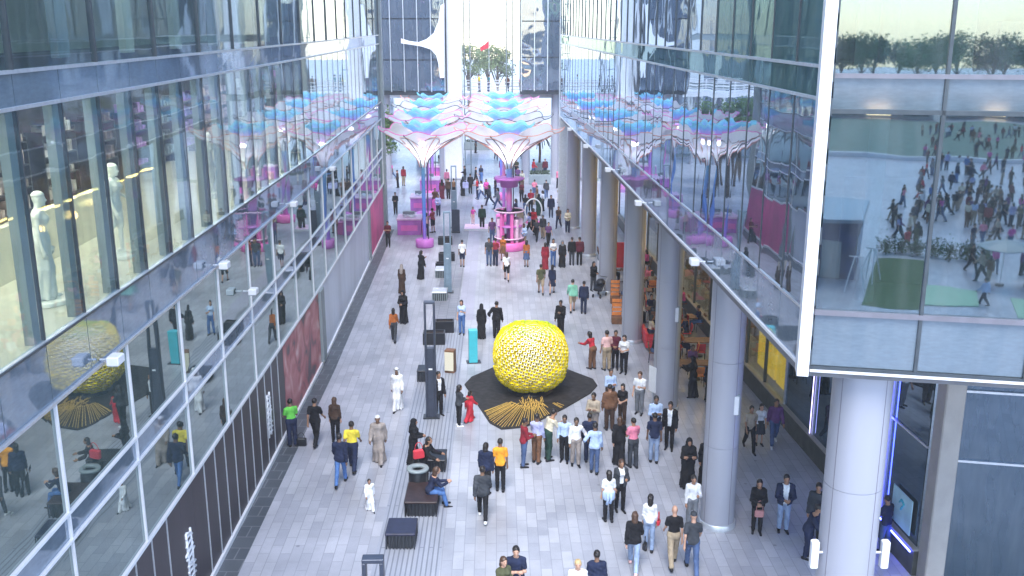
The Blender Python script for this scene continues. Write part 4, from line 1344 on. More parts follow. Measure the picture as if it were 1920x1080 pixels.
for k, (x, y) in enumerate(((12.5, -24), (16.5, -27), (20.5, -33))):
    t = thing("parasol", "grey parasol on the plaza behind the viewpoint, %s from the lawn" % ("first", "second", "third")[k], "parasol", (x, y, 0), 0, "parasols by the lawn")
    mb = MB(); mb.cyl((0, 0, 0), (0, 0, 2.5), .03, n=8); mb.build("pole", M['alu'], t)
    mb = MB(); mb.lathe([(1.5, 2.15), (1.45, 2.2), (.7, 2.45), (0, 2.62)], n=8, smooth=False); mb.build("canopy", M['grey'], t)
    mb = MB(); mb.lathe([(.3, 0), (.3, .08), (.04, .1)], n=16); mb.build("base", M['steel'], t)

# ------------------------------------------------------------------ people: distance-field figures
def surface(D, org, h):
    """naive surface nets"""
    Sg = D < 0
    nx, ny, nz = D.shape
    c = np.zeros((nx - 1, ny - 1, nz - 1), np.uint8)
    for i in (0, 1):
        for j in (0, 1):
            for k in (0, 1):
                c += Sg[i:nx - 1 + i, j:ny - 1 + j, k:nz - 1 + k]
    act = (c > 0) & (c < 8)
    I = np.argwhere(act)
    if len(I) == 0: return None
    idx = -np.ones(act.shape, np.int64)
    idx[act] = np.arange(len(I))
    acc = np.zeros((len(I), 3)); cnt = np.zeros(len(I))
    cor = np.array([(i, j, k) for i in (0, 1) for j in (0, 1) for k in (0, 1)])
    vals = [D[I[:, 0] + a, I[:, 1] + b, I[:, 2] + d] for a, b, d in cor]
    for e0 in range(8):
        for e1 in range(e0 + 1, 8):
            if np.abs(cor[e0] - cor[e1]).sum() != 1: continue
            a, b = vals[e0], vals[e1]
            m = (a < 0) != (b < 0)
            t = a[m] / (a[m] - b[m])
            acc[m] += cor[e0] + t[:, None] * (cor[e1] - cor[e0])
            cnt[m] += 1
    V = (I + acc / cnt[:, None]) * h + org
    F = []
    for ax in range(3):
        s0 = [slice(None)] * 3; s1 = [slice(None)] * 3
        s0[ax] = slice(0, -1); s1[ax] = slice(1, None)
        a, b = Sg[tuple(s0)], Sg[tuple(s1)]
        E = np.argwhere(a != b)
        o1, o2 = (ax + 1) % 3, (ax + 2) % 3
        ok = (E[:, o1] > 0) & (E[:, o2] > 0) & (E[:, o1] < D.shape[o1] - 1) & (E[:, o2] < D.shape[o2] - 1)
        E = E[ok]
        def cell(d1, d2):
            q = E.copy(); q[:, o1] -= d1; q[:, o2] -= d2
            return idx[q[:, 0], q[:, 1], q[:, 2]]
        Q = np.stack([cell(1, 1), cell(0, 1), cell(0, 0), cell(1, 0)], 1)
        fl = a[E[:, 0], E[:, 1], E[:, 2]]
        Q[~fl] = Q[~fl][:, ::-1]
        F.append(Q)
    F = np.concatenate(F)
    F = F[(F >= 0).all(1)]
    return V, F


def sdf_mesh(prims, h, cuts=(), wr=None):
    lo = np.min([p[1].min(0) for p in prims], 0) - 2.5 * h
    hi = np.max([p[1].max(0) for p in prims], 0) + 2.5 * h
    n = np.ceil((hi - lo) / h).astype(int) + 1
    D = np.full(n, .5, np.float32)
    ax = [lo[i] + h * np.arange(n[i]) for i in range(3)]
    for f, bb, k in prims:
        i0 = np.maximum(0, np.floor((bb.min(0) - k - 2 * h - lo) / h).astype(int))
        i1 = np.minimum(n, np.ceil((bb.max(0) + k + 2 * h - lo) / h).astype(int) + 1)
        sl = tuple(slice(a, b) for a, b in zip(i0, i1))
        X, Y, Z = ax[0][sl[0]][:, None, None], ax[1][sl[1]][None, :, None], ax[2][sl[2]][None, None, :]
        d = f(X, Y, Z)
        o = D[sl]
        if k > 0:
            q = np.maximum(k - np.abs(o - d), 0) / k
            D[sl] = np.minimum(o, d) - q * q * k * .25
        else:
            D[sl] = np.minimum(o, d)
    X, Y, Z = ax[0][:, None, None], ax[1][None, :, None], ax[2][None, None, :]
    for c in cuts: D = np.maximum(D, c(X, Y, Z))
    if wr is not None: D = D + wr(X, Y, Z)
    D = D + 1e-5
    return surface(D, lo, h)


def rc(a, b, ra, rb, k=.025, sq=None):
    """round cone from a to b; sq squashes the section front to back"""
    a, b = np.array(a, float), np.array(b, float)
    m = max(ra, rb)
    bb = np.array([np.minimum(a, b) - m, np.maximum(a, b) + m])
    d = b - a
    s = 1.0 if sq is None else 1.0 / sq
    def f(X, Y, Z):
        px, py, pz = X - a[0], (Y - a[1]), Z - a[2]
        t = np.clip((px * d[0] + py * d[1] + pz * d[2]) / max(1e-9, d @ d), 0, 1)
        qx, qy, qz = px - t * d[0], (py - t * d[1]) * s, pz - t * d[2]
        q = np.sqrt(qx * qx + qy * qy + qz * qz) - (ra + (rb - ra) * t)
        return q if sq is None else q * (.5 + .5 * sq)
    return f, bb, k


def el(c, r, k=.02):
    c, r = np.array(c, float), np.array(r, float)
    def f(X, Y, Z):
        q = np.sqrt(((X - c[0]) / r[0]) ** 2 + ((Y - c[1]) / r[1]) ** 2 + ((Z - c[2]) / r[2]) ** 2)
        return (q - 1) * r.min()
    return f, np.array([c - r, c + r]), k


def neg(p):
    return lambda X, Y, Z: -p[0](X, Y, Z)


POSES = dict(
    stand=dict(L=(3, 4), Rr=(-3, 3), aL=(4, 9, 12), aR=(-3, 9, 14)),
    walk=dict(L=(24, 8), Rr=(-17, 22), aL=(-20, 8, 18), aR=(22, 8, 28)),
    walk2=dict(L=(-15, 24), Rr=(21, 6), aL=(19, 9, 30), aR=(-18, 8, 16)),
    hips=dict(L=(4, 4), Rr=(-5, 6), aL=(-18, 32, 75), aR=(6, 9, 15)),
    fold=dict(L=(4, 4), Rr=(-3, 3), aL=(16, 8, 98, 60), aR=(16, 8, 98, 60)),
    phone=dict(L=(3, 4), Rr=(-4, 3), aL=(24, 8, 92, 25), aR=(4, 9, 16)),
    photo=dict(L=(5, 4), Rr=(-4, 3), aL=(62, 6, 55, 30), aR=(62, 6, 55, 30)),
    hold=dict(L=(2, 3), Rr=(-2, 3), aL=(18, 10, 70, 35), aR=(14, 10, 75, 35)),
    bend=dict(L=(8, 8), Rr=(4, 10), aL=(34, 8, 50), aR=(30, 8, 44), lean=20),
    sit=dict(L=(84, 84), Rr=(80, 80), aL=(26, 8, 58, 20), aR=(30, 8, 55, 25), lean=8, sit=1),
    sitfwd=dict(L=(82, 72), Rr=(76, 62), aL=(40, 6, 60, 25), aR=(38, 6, 62, 25), lean=22, sit=1),
)


def skeleton(pose, fem, turn=0):
    p = POSES[pose]
    J = {}
    hipw = .085
    lo = 0
    for s, k in ((-1, 'L'), (1, 'Rr')):
        a, kb = R(p[k][0]), R(p[k][1])
        hip = np.array([s * hipw, 0, 0])
        kn = hip + .43 * np.array([s * .02, math.sin(a), -math.cos(a)])
        an = kn + .42 * np.array([0, math.sin(a - kb), -math.cos(a - kb)])
        J['hip' + k], J['kn' + k], J['an' + k] = hip, kn, an
        ft = np.array([s * .14, .93, -.2 if p.get('sit') else -.12 - .25 * max(0, math.sin(kb - a))])
        J['toe' + k] = an + .17 * ft / np.linalg.norm(ft) + np.array([0, 0, -.045])
        J['heel' + k] = an + np.array([0, -.05, -.045])
        lo = min(lo, an[2] - .085)
    dz = -lo
    if p.get('sit'): dz = .56
    le = R(p.get('lean', 2))
    def up(v):
        x, y, z = v
        return np.array([x, y * math.cos(le) + z * math.sin(le), -y * math.sin(le) + z * math.cos(le)])
    sw = .142 if fem else .166
    J['pel'] = np.zeros(3)
    J['waist'] = up((0, 0, .16)); J['chest'] = up((0, .005, .34)); J['neck'] = up((0, -.01, .52))
    J['head'] = J['neck'] + np.array([0, .035 + .08 * math.sin(le), .165])
    for s, k in ((-1, 'L'), (1, 'R')):
        q = p['a' + k]
        a, ab, eb = R(q[0]), R(q[1]), R(q[2])
        inn = R(q[3]) if len(q) > 3 else 0
        sh = up((s * sw, -.005, .440))
        d = np.array([s * math.sin(ab), math.sin(a) * math.cos(ab), -math.cos(a) * math.cos(ab)])
        e = sh + .285 * d
        f = np.array([s * math.sin(ab) * .3, math.sin(a + eb), -math.cos(a + eb)])
        f = f * math.cos(inn) + np.array([-s, 0, 0]) * math.sin(inn)
        f /= np.linalg.norm(f)
        J['sh' + k], J['el' + k], J['wr' + k], J['fd' + k] = sh, e, e + .25 * f, f
    for k in J:
        if not k.startswith('fd'): J[k] = J[k] + np.array([0, 0, dz])
    J['turn'] = turn
    return J


def hand(J, k, s):
    w, f = J['wr' + k], J['fd' + k]
    lat = np.cross(f, np.array([s * 1.0, .15, 0.1])); lat /= np.linalg.norm(lat)
    if lat[1] < 0: lat = -lat
    inn = np.cross(f, lat); inn *= (1 if inn[0] * -s > 0 else -1)
    pc = w + f * .085
    out = [rc(w, w + f * .05, .026, .034, .02), el(pc, (.034, .040, .042), .02)]
    for i, (o, L) in enumerate(((.032, .068), (.011, .078), (-.011, .073), (-.032, .056))):
        b = w + f * .105 + lat * o
        m = b + (f * .9 + inn * .25 + lat * o * 2) * L * .55
        e = m + (f * .6 + inn * .75) * L * .5
        out += [rc(b, m, .0105, .0100, .006), rc(m, e, .0100, .0085, .006)]
    b = w + f * .05 + lat * .03
    m = b + (f * .6 + lat * .7 + inn * .3) * .042
    out += [rc(b, m, .014, .012, .01), rc(m, m + (f * .85 + lat * .15 + inn * .3) * .034, .012, .009, .006)]
    return out


def head_prims(J):
    c = J['head']
    return [el(c + [0, -.008, .02], (.076, .096, .100), .02), el(c + [0, .022, -.045], (.058, .070, .072), .035),
            rc(c + [0, .088, .005], c + [0, .108, -.026], .010, .016, .012), el(c + [0, .078, -.058], (.026, .016, .010), .012), el(c + [0, .070, -.10], (.026, .022, .02), .02),
            el(c + [-.078, -.005, -.01], (.012, .022, .032), .008), el(c + [.078, -.005, -.01], (.012, .022, .032), .008),
            el(c + [0, .082, .028], (.05, .014, .010), .015),
            rc(J['neck'] + [0, -.005, -.04], c + [0, -.015, -.05], .062, .054, .03)]


def limb(J, names, rad, k=.03):
    return [rc(J[a], J[b], ra, rb, k) for (a, b), (ra, rb) in zip(zip(names, names[1:]), zip(rad, rad[1:]))]


def torso(J, g, fem, low=True):
    w = .94 if fem else 1.0
    o = [rc(J['waist'], J['chest'] + [0, 0, .05], .122 * w + g, .148 * w + g, .06, .70),
         rc(J['chest'] + [-.06, 0, .06], J['chest'] + [.06, 0, .06], .092 + g, .092 + g, .05, .85),
         rc(J['shL'], J['shR'], .050 + g, .050 + g, .05, .9), rc(J['neck'] + [0, -.01, -.06], J['shL'] * .75 + J['shR'] * .25, .058 + g, .05 + g, .05, .9), rc(J['neck'] + [0, -.01, -.06], J['shR'] * .75 + J['shL'] * .25, .058 + g, .05 + g, .05, .9)]
    if fem: o += [el(J['chest'] + [s * .065, .085, .02], (.062 + g, .055 + g, .062 + g), .04) for s in (-1, 1)]
    if low: o += [rc(J['pel'] + [-.055, -.01, .0], J['pel'] + [.055, -.01, .0], .118 + g, .118 + g, .06, .85), rc(J['pel'], J['waist'], .135 * w + g, .125 * w + g, .06, .72)]
    return o


def wrinkle(amp, sx=37., sz=29.):
    return lambda X, Y, Z: amp * (np.sin(sx * X + 11 * Z + 3) * np.sin(sz * Z + 9 * Y) + .6 * np.sin(61 * Z + 23 * X + 17 * Y))


_part = {}
def figure(pose, top, bottom, hair, fem, lod):
    """the meshes of one kind of figure, built once: {part: mesh}"""
    key = (pose, top, bottom, hair, fem, lod)
    if key in _part: return _part[key]
    h = (.0145, .021, .032)[lod]
    J = skeleton(pose, fem)
    robe = top in ('robe', 'gown')
    is_open = top == 'open'
    top0 = top
    body = torso(J, -.012, fem) + head_prims(J)
    for k in ('L', 'Rr'):
        body += limb(J, ['hip' + k, 'kn' + k, 'an' + k], [.078, .046, .034], .015)
        body += [rc(J['kn' + k] * .68 + J['an' + k] * .32 + [0, -.018, 0], J['kn' + k] * .4 + J['an' + k] * .6, .042, .034, .012)]
        body += [rc(J['heel' + k], J['toe' + k], .036, .030, .03, None)]
    for s, k in ((-1, 'L'), (1, 'R')):
        body += limb(J, ['sh' + k, 'el' + k, 'wr' + k], [.044, .034, .025])
        body += hand(J, k, s)
    out = {}
    def put(name, prims, cuts=(), wr=None, hh=None):
        r = sdf_mesh(prims, hh or h, cuts, wr)
        if r is None: return
        V, F = r
        me = bpy.data.meshes.new(name)
        me.vertices.add(len(V)); me.vertices.foreach_set("co", V.astype(np.float32).ravel())
        me.loops.add(F.size); me.loops.foreach_set("vertex_index", F.astype(np.int32).ravel())
        me.polygons.add(len(F)); me.polygons.foreach_set("loop_start", np.arange(0, F.size, 4, dtype=np.int32))
        me.polygons.foreach_set("use_smooth", np.ones(len(F), bool))
        me.update(calc_edges=True)
        me.materials.append(None)
        out[name] = me
    put("body", body)
    hem = J['pel'][2]
    zn = J['neck'][2]
    sit = POSES[pose].get('sit')
    ncut = lambda X, Y, Z: Z - (zn + .012) - .25 * np.minimum(0, .02 - Y) * 0 - np.where(Y > 0, -.25 * Y, .05 * 0 * Y)
    for top in ((top,) if top != 'open' else ('tee', 'jacket')):
      if top in ('tee', 'shirt', 'jacket', 'blouse'):
        g = {'tee': .012, 'shirt': .016, 'jacket': .030, 'blouse': .012}[top]
        pr = torso(J, g, fem)
        for s, k in ((-1, 'L'), (1, 'R')):
            if top == 'tee':
                e = J['sh' + k] * .38 + J['el' + k] * .62
                pr += [rc(J['sh' + k], e, .054 + g, .054 + g * .8, .03)]
            else:
                w = J['el' + k] * .06 + J['wr' + k] * .94
                pr += limb(J, ['sh' + k, 'el' + k], [.050 + g, .040 + g]) + [rc(J['el' + k], w, .040 + g, .030 + g, .02)]
        hz = hem - (.06 if top != 'jacket' else .12) + (.03 if fem else 0)
        if sit: hz = hem - .06
        put("shirt" if top in ('tee', 'shirt', 'blouse') else "jacket", pr, [lambda X, Y, Z: hz - Z if not sit else (hz - Z), ncut] + ([lambda X, Y, Z: np.minimum(.055 + .05 * (Z - hem) - np.abs(X), Y - .02)] if is_open and top == 'jacket' else []), wrinkle(.0035 if top != 'jacket' else .005))
    if robe or bottom in ('skirt', 'dress'):
        loose = top == 'robe'
        pr = torso(J, .03 if loose else .012, fem)
        for s, k in ((-1, 'L'), (1, 'R')):
            w = J['el' + k] * .04 + J['wr' + k] * .96
            if top == 'gown': continue
            pr += limb(J, ['sh' + k, 'el' + k], [.075, .075] if loose else [.06, .05]) + [rc(J['el' + k], w, .072 if loose else .05, .062 if loose else .036, .04)]
        foot = np.array([(J['anL'][0] + J['anRr'][0]) / 2, (J['anL'][1] + J['anRr'][1]) / 2 - .02, .02])
        if sit: foot = np.array([0, J['anL'][1], .05])
        kneec = (J['knL'] + J['knRr']) / 2
        if bottom == 'skirt' and not robe:
            pr = [rc(J['pel'] + [0, 0, .06], kneec + [0, 0, -.02], .15, .22, .05, .8), rc(J['pel'] + [0, 0, .12], J['pel'], .14, .15, .04, .75)]
            zc = kneec[2] - .02
            put("skirt", pr, [lambda X, Y, Z: zc - Z, lambda X, Y, Z: Z - hem - .13], lambda X, Y, Z: .012 * np.sin(11 * np.arctan2(X, Y)) * np.clip((hem - Z) / .3, 0, 1))
        else:
            pr += [rc(J['pel'] + [0, 0, .04], kneec, .160, .175, .08, .85), rc(kneec, foot, .175, .225 if loose else .21, .08, .9)]
            for k in ('L', 'Rr'): pr += [rc(J['hip' + k], J['kn' + k], .10, .085, .06), rc(J['kn' + k], J['an' + k] + [0, 0, -.03], .085, .09, .06)]
            ww = wrinkle(.004)
            put("robe" if robe else "dress", pr, [lambda X, Y, Z: .035 - Z, ncut],
                lambda X, Y, Z: ww(X, Y, Z) + .016 * np.sin(9 * np.arctan2(X, Y + .05) + 6 * Z) * np.clip((hem - Z) / .7, 0, 1))
    if bottom in ('trousers', 'shorts', 'jeans'):
        g = .017 if bottom == 'trousers' else .009
        pr = [rc(J['pel'] + [-.055, -.01, 0], J['pel'] + [.055, -.01, 0], .118 + g, .118 + g, .06, .85), rc(J['pel'], J['pel'] * .4 + J['waist'] * .6, .135 + g, .130 + g, .06, .72)]
        for k in ('L', 'Rr'):
            if bottom == 'shorts':
                pr += [rc(J['hip' + k], J['hip' + k] * .12 + J['kn' + k] * .88, .092 + g, .070 + g, .03)]
            else:
                a = J['kn' + k] * .04 + J['an' + k] * .96
                pr += limb(J, ['hip' + k, 'kn' + k], [.088 + g, .062 + g]) + [rc(J['kn' + k], a, .062 + g, .050 + g, .02), rc(J['kn' + k] * .68 + J['an' + k] * .32 + [0, -.018, 0], J['kn' + k] * .4 + J['an' + k] * .6, .052 + g, .046 + g, .02)]
        put("trousers" if bottom != 'shorts' else "shorts", pr, [], wrinkle(.0035))
    sh = []
    for k in ('L', 'Rr'):
        sh = [rc(J['heel' + k] + [0, 0, -.004], J['toe' + k] + [0, 0, -.004], .043, .036, .03), rc(J['an' + k] + [0, -.01, -.02], J['heel' + k], .044, .042, .03)]
        zf = min(J['heel' + k][2], J['toe' + k][2]) - .042
        put("shoe" if k == 'L' else "shoe2", sh, [lambda X, Y, Z, zf=zf: zf - Z])
    c = J['head']
    face = el(c + [0, .105, -.035], (.072, .085, .098))
    if hair in ('short', 'long', 'bun'):
        pr = [el(c + [0, -.016, .030], (.086, .102, .100), .02)]
        cuts = [neg(face), lambda X, Y, Z: (Y - c[1] - .06) * .8 + (c[2] + .03 - Z) * .7 - .02]
        if hair == 'short':
            put("hair", pr, [neg(face), lambda X, Y, Z: (Y - c[1]) * .75 + (c[2] - Z) * .66 - .055], wrinkle(.004, 90, 80), min(h, .017))
        else:
            e = c + ([0, -.105, -.30] if hair == 'long' else [0, -.06, -.08])
            pr += [rc(c + [0, -.045, .0], c + [0, -.075, -.12], .088, .078, .04), rc(c + [0, -.075, -.12], e, .078, .045, .03, .7)]
            put("hair", pr, [neg(face)], wrinkle(.005, 80, 20), min(h, .017))
    if hair == 'veil':
        pr = [el(c + [0, -.012, .022], (.096, .112, .118), .02), rc(c + [0, -.02, -.08], J['neck'] + [0, .0, -.03], .088, .125, .05), rc(J['shL'] * .7 + J['shR'] * .3 + [0, 0, .0], J['shR'] * .7 + J['shL'] * .3, .09, .09, .05, .95), rc(c + [0, -.06, -.05], J['chest'] + [0, -.10, .0], .09, .10, .04, .7)]
        f2 = el(c + [0, .12, -.025], (.062, .09, .082))
        put("head_scarf", pr, [neg(f2)], wrinkle(.004), min(h, .02))
    if hair == 'ghutra':
        pr = [el(c + [0, -.012, .030], (.098, .112, .108), .02), rc(c + [0, -.06, -.02], J['neck'] + [0, -.10, -.16], .095, .12, .04, .6)]
        for s in (-1, 1): pr += [rc(c + [s * .085, -.01, .0], J['neck'] + [s * .12, .03, -.12], .03, .04, .03)]
        put("head_cloth", pr, [neg(el(c + [0, .11, -.04], (.066, .09, .10)))], wrinkle(.004), min(h, .02))
        mb = MB(); mb.tube([(c[0] + .098 * math.cos(a), c[1] - .012 + .112 * math.sin(a), c[2] + .055) for a in np.linspace(0, 2 * math.pi, 21)[:-1]], .012, 6, True)
        out["head_cord"] = mb.mesh("head_cord", M['black'])
    if hair in ('cap', 'skullcap'):
        put("cap", [el(c + [0, -.010, .045], (.086, .104, .086), .01)] + ([rc(c + [-.04, .07, .055], c + [.04, .07, .055], .03, .03, .02), rc(c + [0, .1, .055], c + [0, .14, .045], .04, .03, .02)] if hair == 'cap' else []),
            [lambda X, Y, Z: c[2] + .04 - Z], None, min(h, .017))
    if lod < 2:
        mb = MB()
        for s in (-1, 1):
            cc = c + np.array([s * .030, .086, .008])
            mb.lathe([(0, -.009), (.009, -.005), (.012, 0), (.009, .005), (0, .009)], n=8)
        eyes = []
        for s in (-1, 1):
            mb = MB()
            mb.lathe([(0, -.009), (.009, -.005), (.011, 0), (.009, .005), (0, .009)], n=8)
            mb.v = [(x + c[0] + s * .030, y * .6 + c[1] + .084, z + c[2] + .008) for x, y, z in mb.v]
            eyes.append(mb.mesh("eye", M['eye']))
        out["eye"], out["eye2"] = eyes
    _part[key] = out
    return out


K = dict(black=(.012, .012, .015), navy=(.018, .025, .06), dgrey=(.045, .05, .06), grey=(.18, .19, .21), white=(.72, .73, .76), cream=(.66, .60, .46), beige=(.42, .35, .27), taupe=(.30, .26, .24),
         green=(.14, .52, .08), mint=(.22, .52, .38), yellow=(.75, .60, .06), orange=(.85, .33, .03), red=(.50, .03, .05), dred=(.24, .02, .035), pink=(.72, .22, .32), ppink=(.72, .45, .44), lav=(.40, .42, .66),
         lblue=(.42, .54, .76), blue=(.08, .17, .40), jeans=(.07, .11, .22), ljeans=(.26, .34, .50), brown=(.16, .08, .045), dbrown=(.06, .035, .025), khaki=(.34, .27, .19), olive=(.08, .085, .045), dgreen=(.02, .05, .04),
         purple=(.14, .06, .17), maroon=(.10, .015, .03), teal=(.05, .22, .26), blond=(.50, .36, .18), hairb=(.014, .010, .009), hairbr=(.07, .035, .02), magenta=(.60, .08, .34), rust=(.40, .12, .03))
SK = (M['skin1'], M['skin2'], M['skin3'])
HAIRM = {k: pm("hair_" + k, K[k], .45, var=.3, scale=30, stretch=(1, 1, .2)) for k in ('hairb', 'hairbr', 'blond', 'grey')}
NPEOPLE = [0]


def person(loc, face, label, pose='stand', top='tee', tc='black', bottom='trousers', bc='black', hair='short', hc='hairb', skin=1, fem=False, hgt=1.74, shoe='black', group=None, cat="person", name="person", lod=None):
    """face: 0 looks away from the viewer, 90 to the right, 180 at the viewer, 270 to the left"""
    loc = Vector(loc)
    d = loc.length
    if lod is None: lod = 0 if d < 47 else (1 if d < 62 else 2)
    parts = figure(pose, top, bottom, hair, fem, lod)
    t = thing(name, label, cat, loc, R(-face), group)
    s = hgt / 1.735
    t.scale = (s * (1 + random.uniform(-.06, .07)), s * (1 + random.uniform(-.06, .14)), s)
    NPEOPLE[0] += 1
    for nm, me in parts.items():
        o = bpy.data.objects.new(nm.rstrip('2'), me)
        COL.objects.link(o)
        o.parent = t
        m = None
        if nm == 'body': m = SK[skin] if name == "person" else M['mann']
        elif nm == 'shirt' and top == 'open': m = cloth(K['white'])
        elif nm in ('shirt', 'jacket', 'robe', 'dress'): m = cloth(K[tc])
        elif nm in ('trousers', 'shorts', 'skirt'): m = cloth(K[bc])
        elif nm.startswith('shoe'): m = cloth(K[shoe], .5)
        elif nm == 'hair': m = HAIRM[hc]
        elif nm in ('head_scarf',): m = cloth(K[hc] if hc in K and not hc.startswith('hair') else K['black'])
        elif nm == 'head_cloth': m = cloth(K['white'])
        elif nm == 'cap': m = cloth(K[hc] if hc in K else K['white'])
        if name != "person": m = M['mann']
        if m is not None and o.data.materials:
            if o.data.materials[0] is None or o.data.materials[0] != m:
                if o.data.materials[0] is None: o.data.materials[0] = m
                o.material_slots[0].link = 'OBJECT'
                o.material_slots[0].material = m
    return t


def pp(px, py, *a, **k):
    return person(P(px, py), *a, **k)
J_ = 'trousers'
# --- street, near and middle
pp(549, 836, 330, "man in bright green shirt and dark trousers beside the brown hoarding", pose='hold', tc='green', bc='navy', skin=2)
pp(593, 832, 8, "man in black tee and black trousers walking away just right of the green shirt", pose='walk', tc='black', skin=1)
pp(630, 828, 0, "long haired woman in dark brown top walking away beside the man in black tee", pose='stand', top='blouse', tc='dbrown', bottom='jeans', hair='long', hc='hairbr', fem=True, hgt=1.66, skin=0)
pp(640, 908, 0, "man in navy jacket and blue jeans walking away in front of the yellow tee", pose='walk2', top='jacket', tc='navy', bottom='jeans', bc='blue', skin=2, hgt=1.78)
pp(662, 880, 0, "man in yellow tee and navy trousers walking away", pose='walk', tc='yellow', bc='navy', skin=2)
pp(711, 866, 180, "man in taupe ankle length robe and white cap walking towards the viewer", pose='walk', top='robe', tc='taupe', bottom='', hair='skullcap', hc='white', skin=2)
pp(746, 768, 180, "man in white robe and white headcloth on the left half of the pavement", pose='walk2', top='robe', tc='white', bottom='', hair='ghutra', skin=2)
pp(694, 956, 160, "small child in a white robe walking alone", pose='walk', top='robe', tc='white', bottom='', hair='short', skin=1, hgt=1.06, cat="child")
pp(776, 870, 90, "woman in black robe and veil standing behind the ring bin", top='robe', tc='black', bottom='', hair='veil', hc='black', fem=True, hgt=1.62, pose='hold')
t = pp(795, 905, 110, "dark haired woman in black with a red bag leaning at the low bench", pose='bend', top='jacket', tc='black', bottom='jeans', bc='black', hair='long', fem=True, hgt=1.64, skin=1)
person((-2.50, 27.35, .02), 75, "brown haired woman in navy top and jeans sitting on the block bench", pose='sitfwd', top='shirt', tc='navy', bottom='jeans', bc='blue', hair='long', hc='hairbr', fem=True, skin=0, hgt=1.7)
pp(905, 973, 0, "man in dark grey jacket walking away, nearest of the three on open pavement", pose='walk', top='jacket', tc='dgrey', bottom='jeans', bc='black', shoe='white', skin=2)
pp(911, 926, 20, "person in navy jacket between the grey jacket and the orange tee", pose='stand', top='jacket', tc='navy', bc='black', hair='bun', skin=1, hgt=1.72)
pp(938, 920, 0, "man in orange tee and black trousers seen from behind", pose='stand', tc='orange', bottom='jeans', bc='black', skin=2, hgt=1.76)
pp(823, 778, 150, "man in black suit standing just right of the tall portal mast", pose='stand', top='open', tc='black', skin=1, hgt=1.74)
pp(861, 799, 60, "young person in black and white top at the left corner of the black mat", pose='hold', top='shirt', tc='dgrey', bottom='jeans', bc='black', hair='long', fem=True, hgt=1.6, shoe='white')
pp(881, 789, 40, "girl in red dress at the left corner of the black mat", pose='walk', top='robe', tc='red', bottom='', hair='bun', fem=True, hgt=1.22, cat="child")
pp(982, 875, 75, "man in dark red shirt at the left end of the row before the mat", pose='hold', top='shirt', tc='dred', bottom='jeans', bc='jeans', skin=2, hgt=1.72)
pp(1006, 867, 20, "man in lavender shirt and brown trousers, second in the row before the mat", pose='phone', top='shirt', tc='lav', bc='brown', skin=2)
pp(1026, 863, 60, "man in cream shirt and dark green trousers leaning forward at the mat", pose='bend', tc='cream', bc='dgreen', skin=1, hgt=1.84)
pp(1058, 865, 190, "man in pale blue shirt and black trousers facing the viewer", pose='stand', top='shirt', tc='lblue', bc='black', skin=2, hgt=1.68)
pp(1079, 873, 175, "man in white shirt and taupe trousers facing the viewer", pose='hips', top='shirt', tc='white', bc='taupe', skin=2, hgt=1.72)
pp(1104, 866, 0, "man in dark blue jacket half hidden behind the blue striped shirt", top='jacket', tc='navy', bc='navy', skin=2)
pp(1114, 886, 10, "man in light blue and white top and jeans with his back to the viewer", pose='hips', top='shirt', tc='lblue', bottom='jeans', bc='jeans', skin=2, hgt=1.74)
pp(1112, 822, 200, "man in beige shirt standing behind the row, right of the mat", pose='fold', top='shirt', tc='beige', bc='taupe', skin=2)
pp(1142, 806, 350, "person in brown jacket right of the mat", top='jacket', tc='brown', bc='dbrown', hair='short', skin=1)
pp(1143, 772, 170, "man in white and blue shirt at the right corner of the mat", pose='fold', top='shirt', tc='lblue', bc='dbrown', skin=1)
pp(1166, 798, 200, "woman in black sleeveless top right of the brown jacket", pose='hold', tc='black', bc='dbrown', fem=True, hair='bun', hgt=1.64, skin=0)
pp(1160, 868, 5, "woman in long black coat left of the pink shirt", pose='walk', top='robe', tc='black', bottom='', hair='long', hc='hairbr', fem=True, hgt=1.7, skin=0)
pp(1186, 876, 340, "man in pink shirt and dark trousers with folded arms", pose='fold', tc='pink', bc='dgrey', skin=1, hgt=1.74)
pp(1198, 776, 200, "man in white tee and grey trousers in the gap left of the second column", pose='phone', tc='white', bc='grey', hair='short', hc='hairbr', skin=0, hgt=1.7)
pp(1225, 866, 5, "man in dark navy tee and jeans facing the sculpture", pose='stand', tc='navy', bottom='jeans', bc='ljeans', skin=2, hgt=1.75)
pp(1227, 832, 180, "man in pale blue shirt partly hidden behind the navy tee", pose='fold', top='shirt', tc='lblue', bc='navy', skin=2, hgt=1.8)
pp(1254, 842, 195, "man in black jacket and black trousers beside the navy tee", pose='stand', top='open', tc='black', bottom='jeans', bc='black', skin=1, hgt=1.76)
pp(1288, 914, 180, "woman in black robe and veil with folded arms left of the nearest free-standing column", pose='fold', top='robe', tc='black', bottom='', hair='veil', hc='black', fem=True, hgt=1.7, skin=1)
pp(1322, 908, 185, "woman in black robe half hidden by the nearest free-standing column", pose='stand', top='robe', tc='black', bottom='', hair='veil', hc='black', fem=True, hgt=1.68)
pp(1296, 988, 180, "man in white shirt and pale trousers looking down at something in his hands", pose='phone', top='shirt', tc='white', bc='grey', skin=1, hgt=1.66)
pp(1140, 977, 350, "dark haired woman in white top with a blue jacket tied round her hips", pose='stand', top='tee', tc='white', bottom='jeans', bc='black', hair='long', fem=True, hgt=1.62, skin=0)
pp(1162, 958, 170, "woman in charcoal coat facing the viewer beside the white top", pose='phone', top='open', tc='dgrey', bottom='jeans', bc='black', hair='long', hc='hairbr', fem=True, hgt=1.7, skin=1)
pp(1187, 1066, 10, "woman with long brown hair, black jacket and pale jeans walking away", pose='walk', top='jacket', tc='black', bottom='jeans', bc='ljeans', hair='long', hc='hairbr', fem=True, skin=0, hgt=1.72, shoe='ppink')
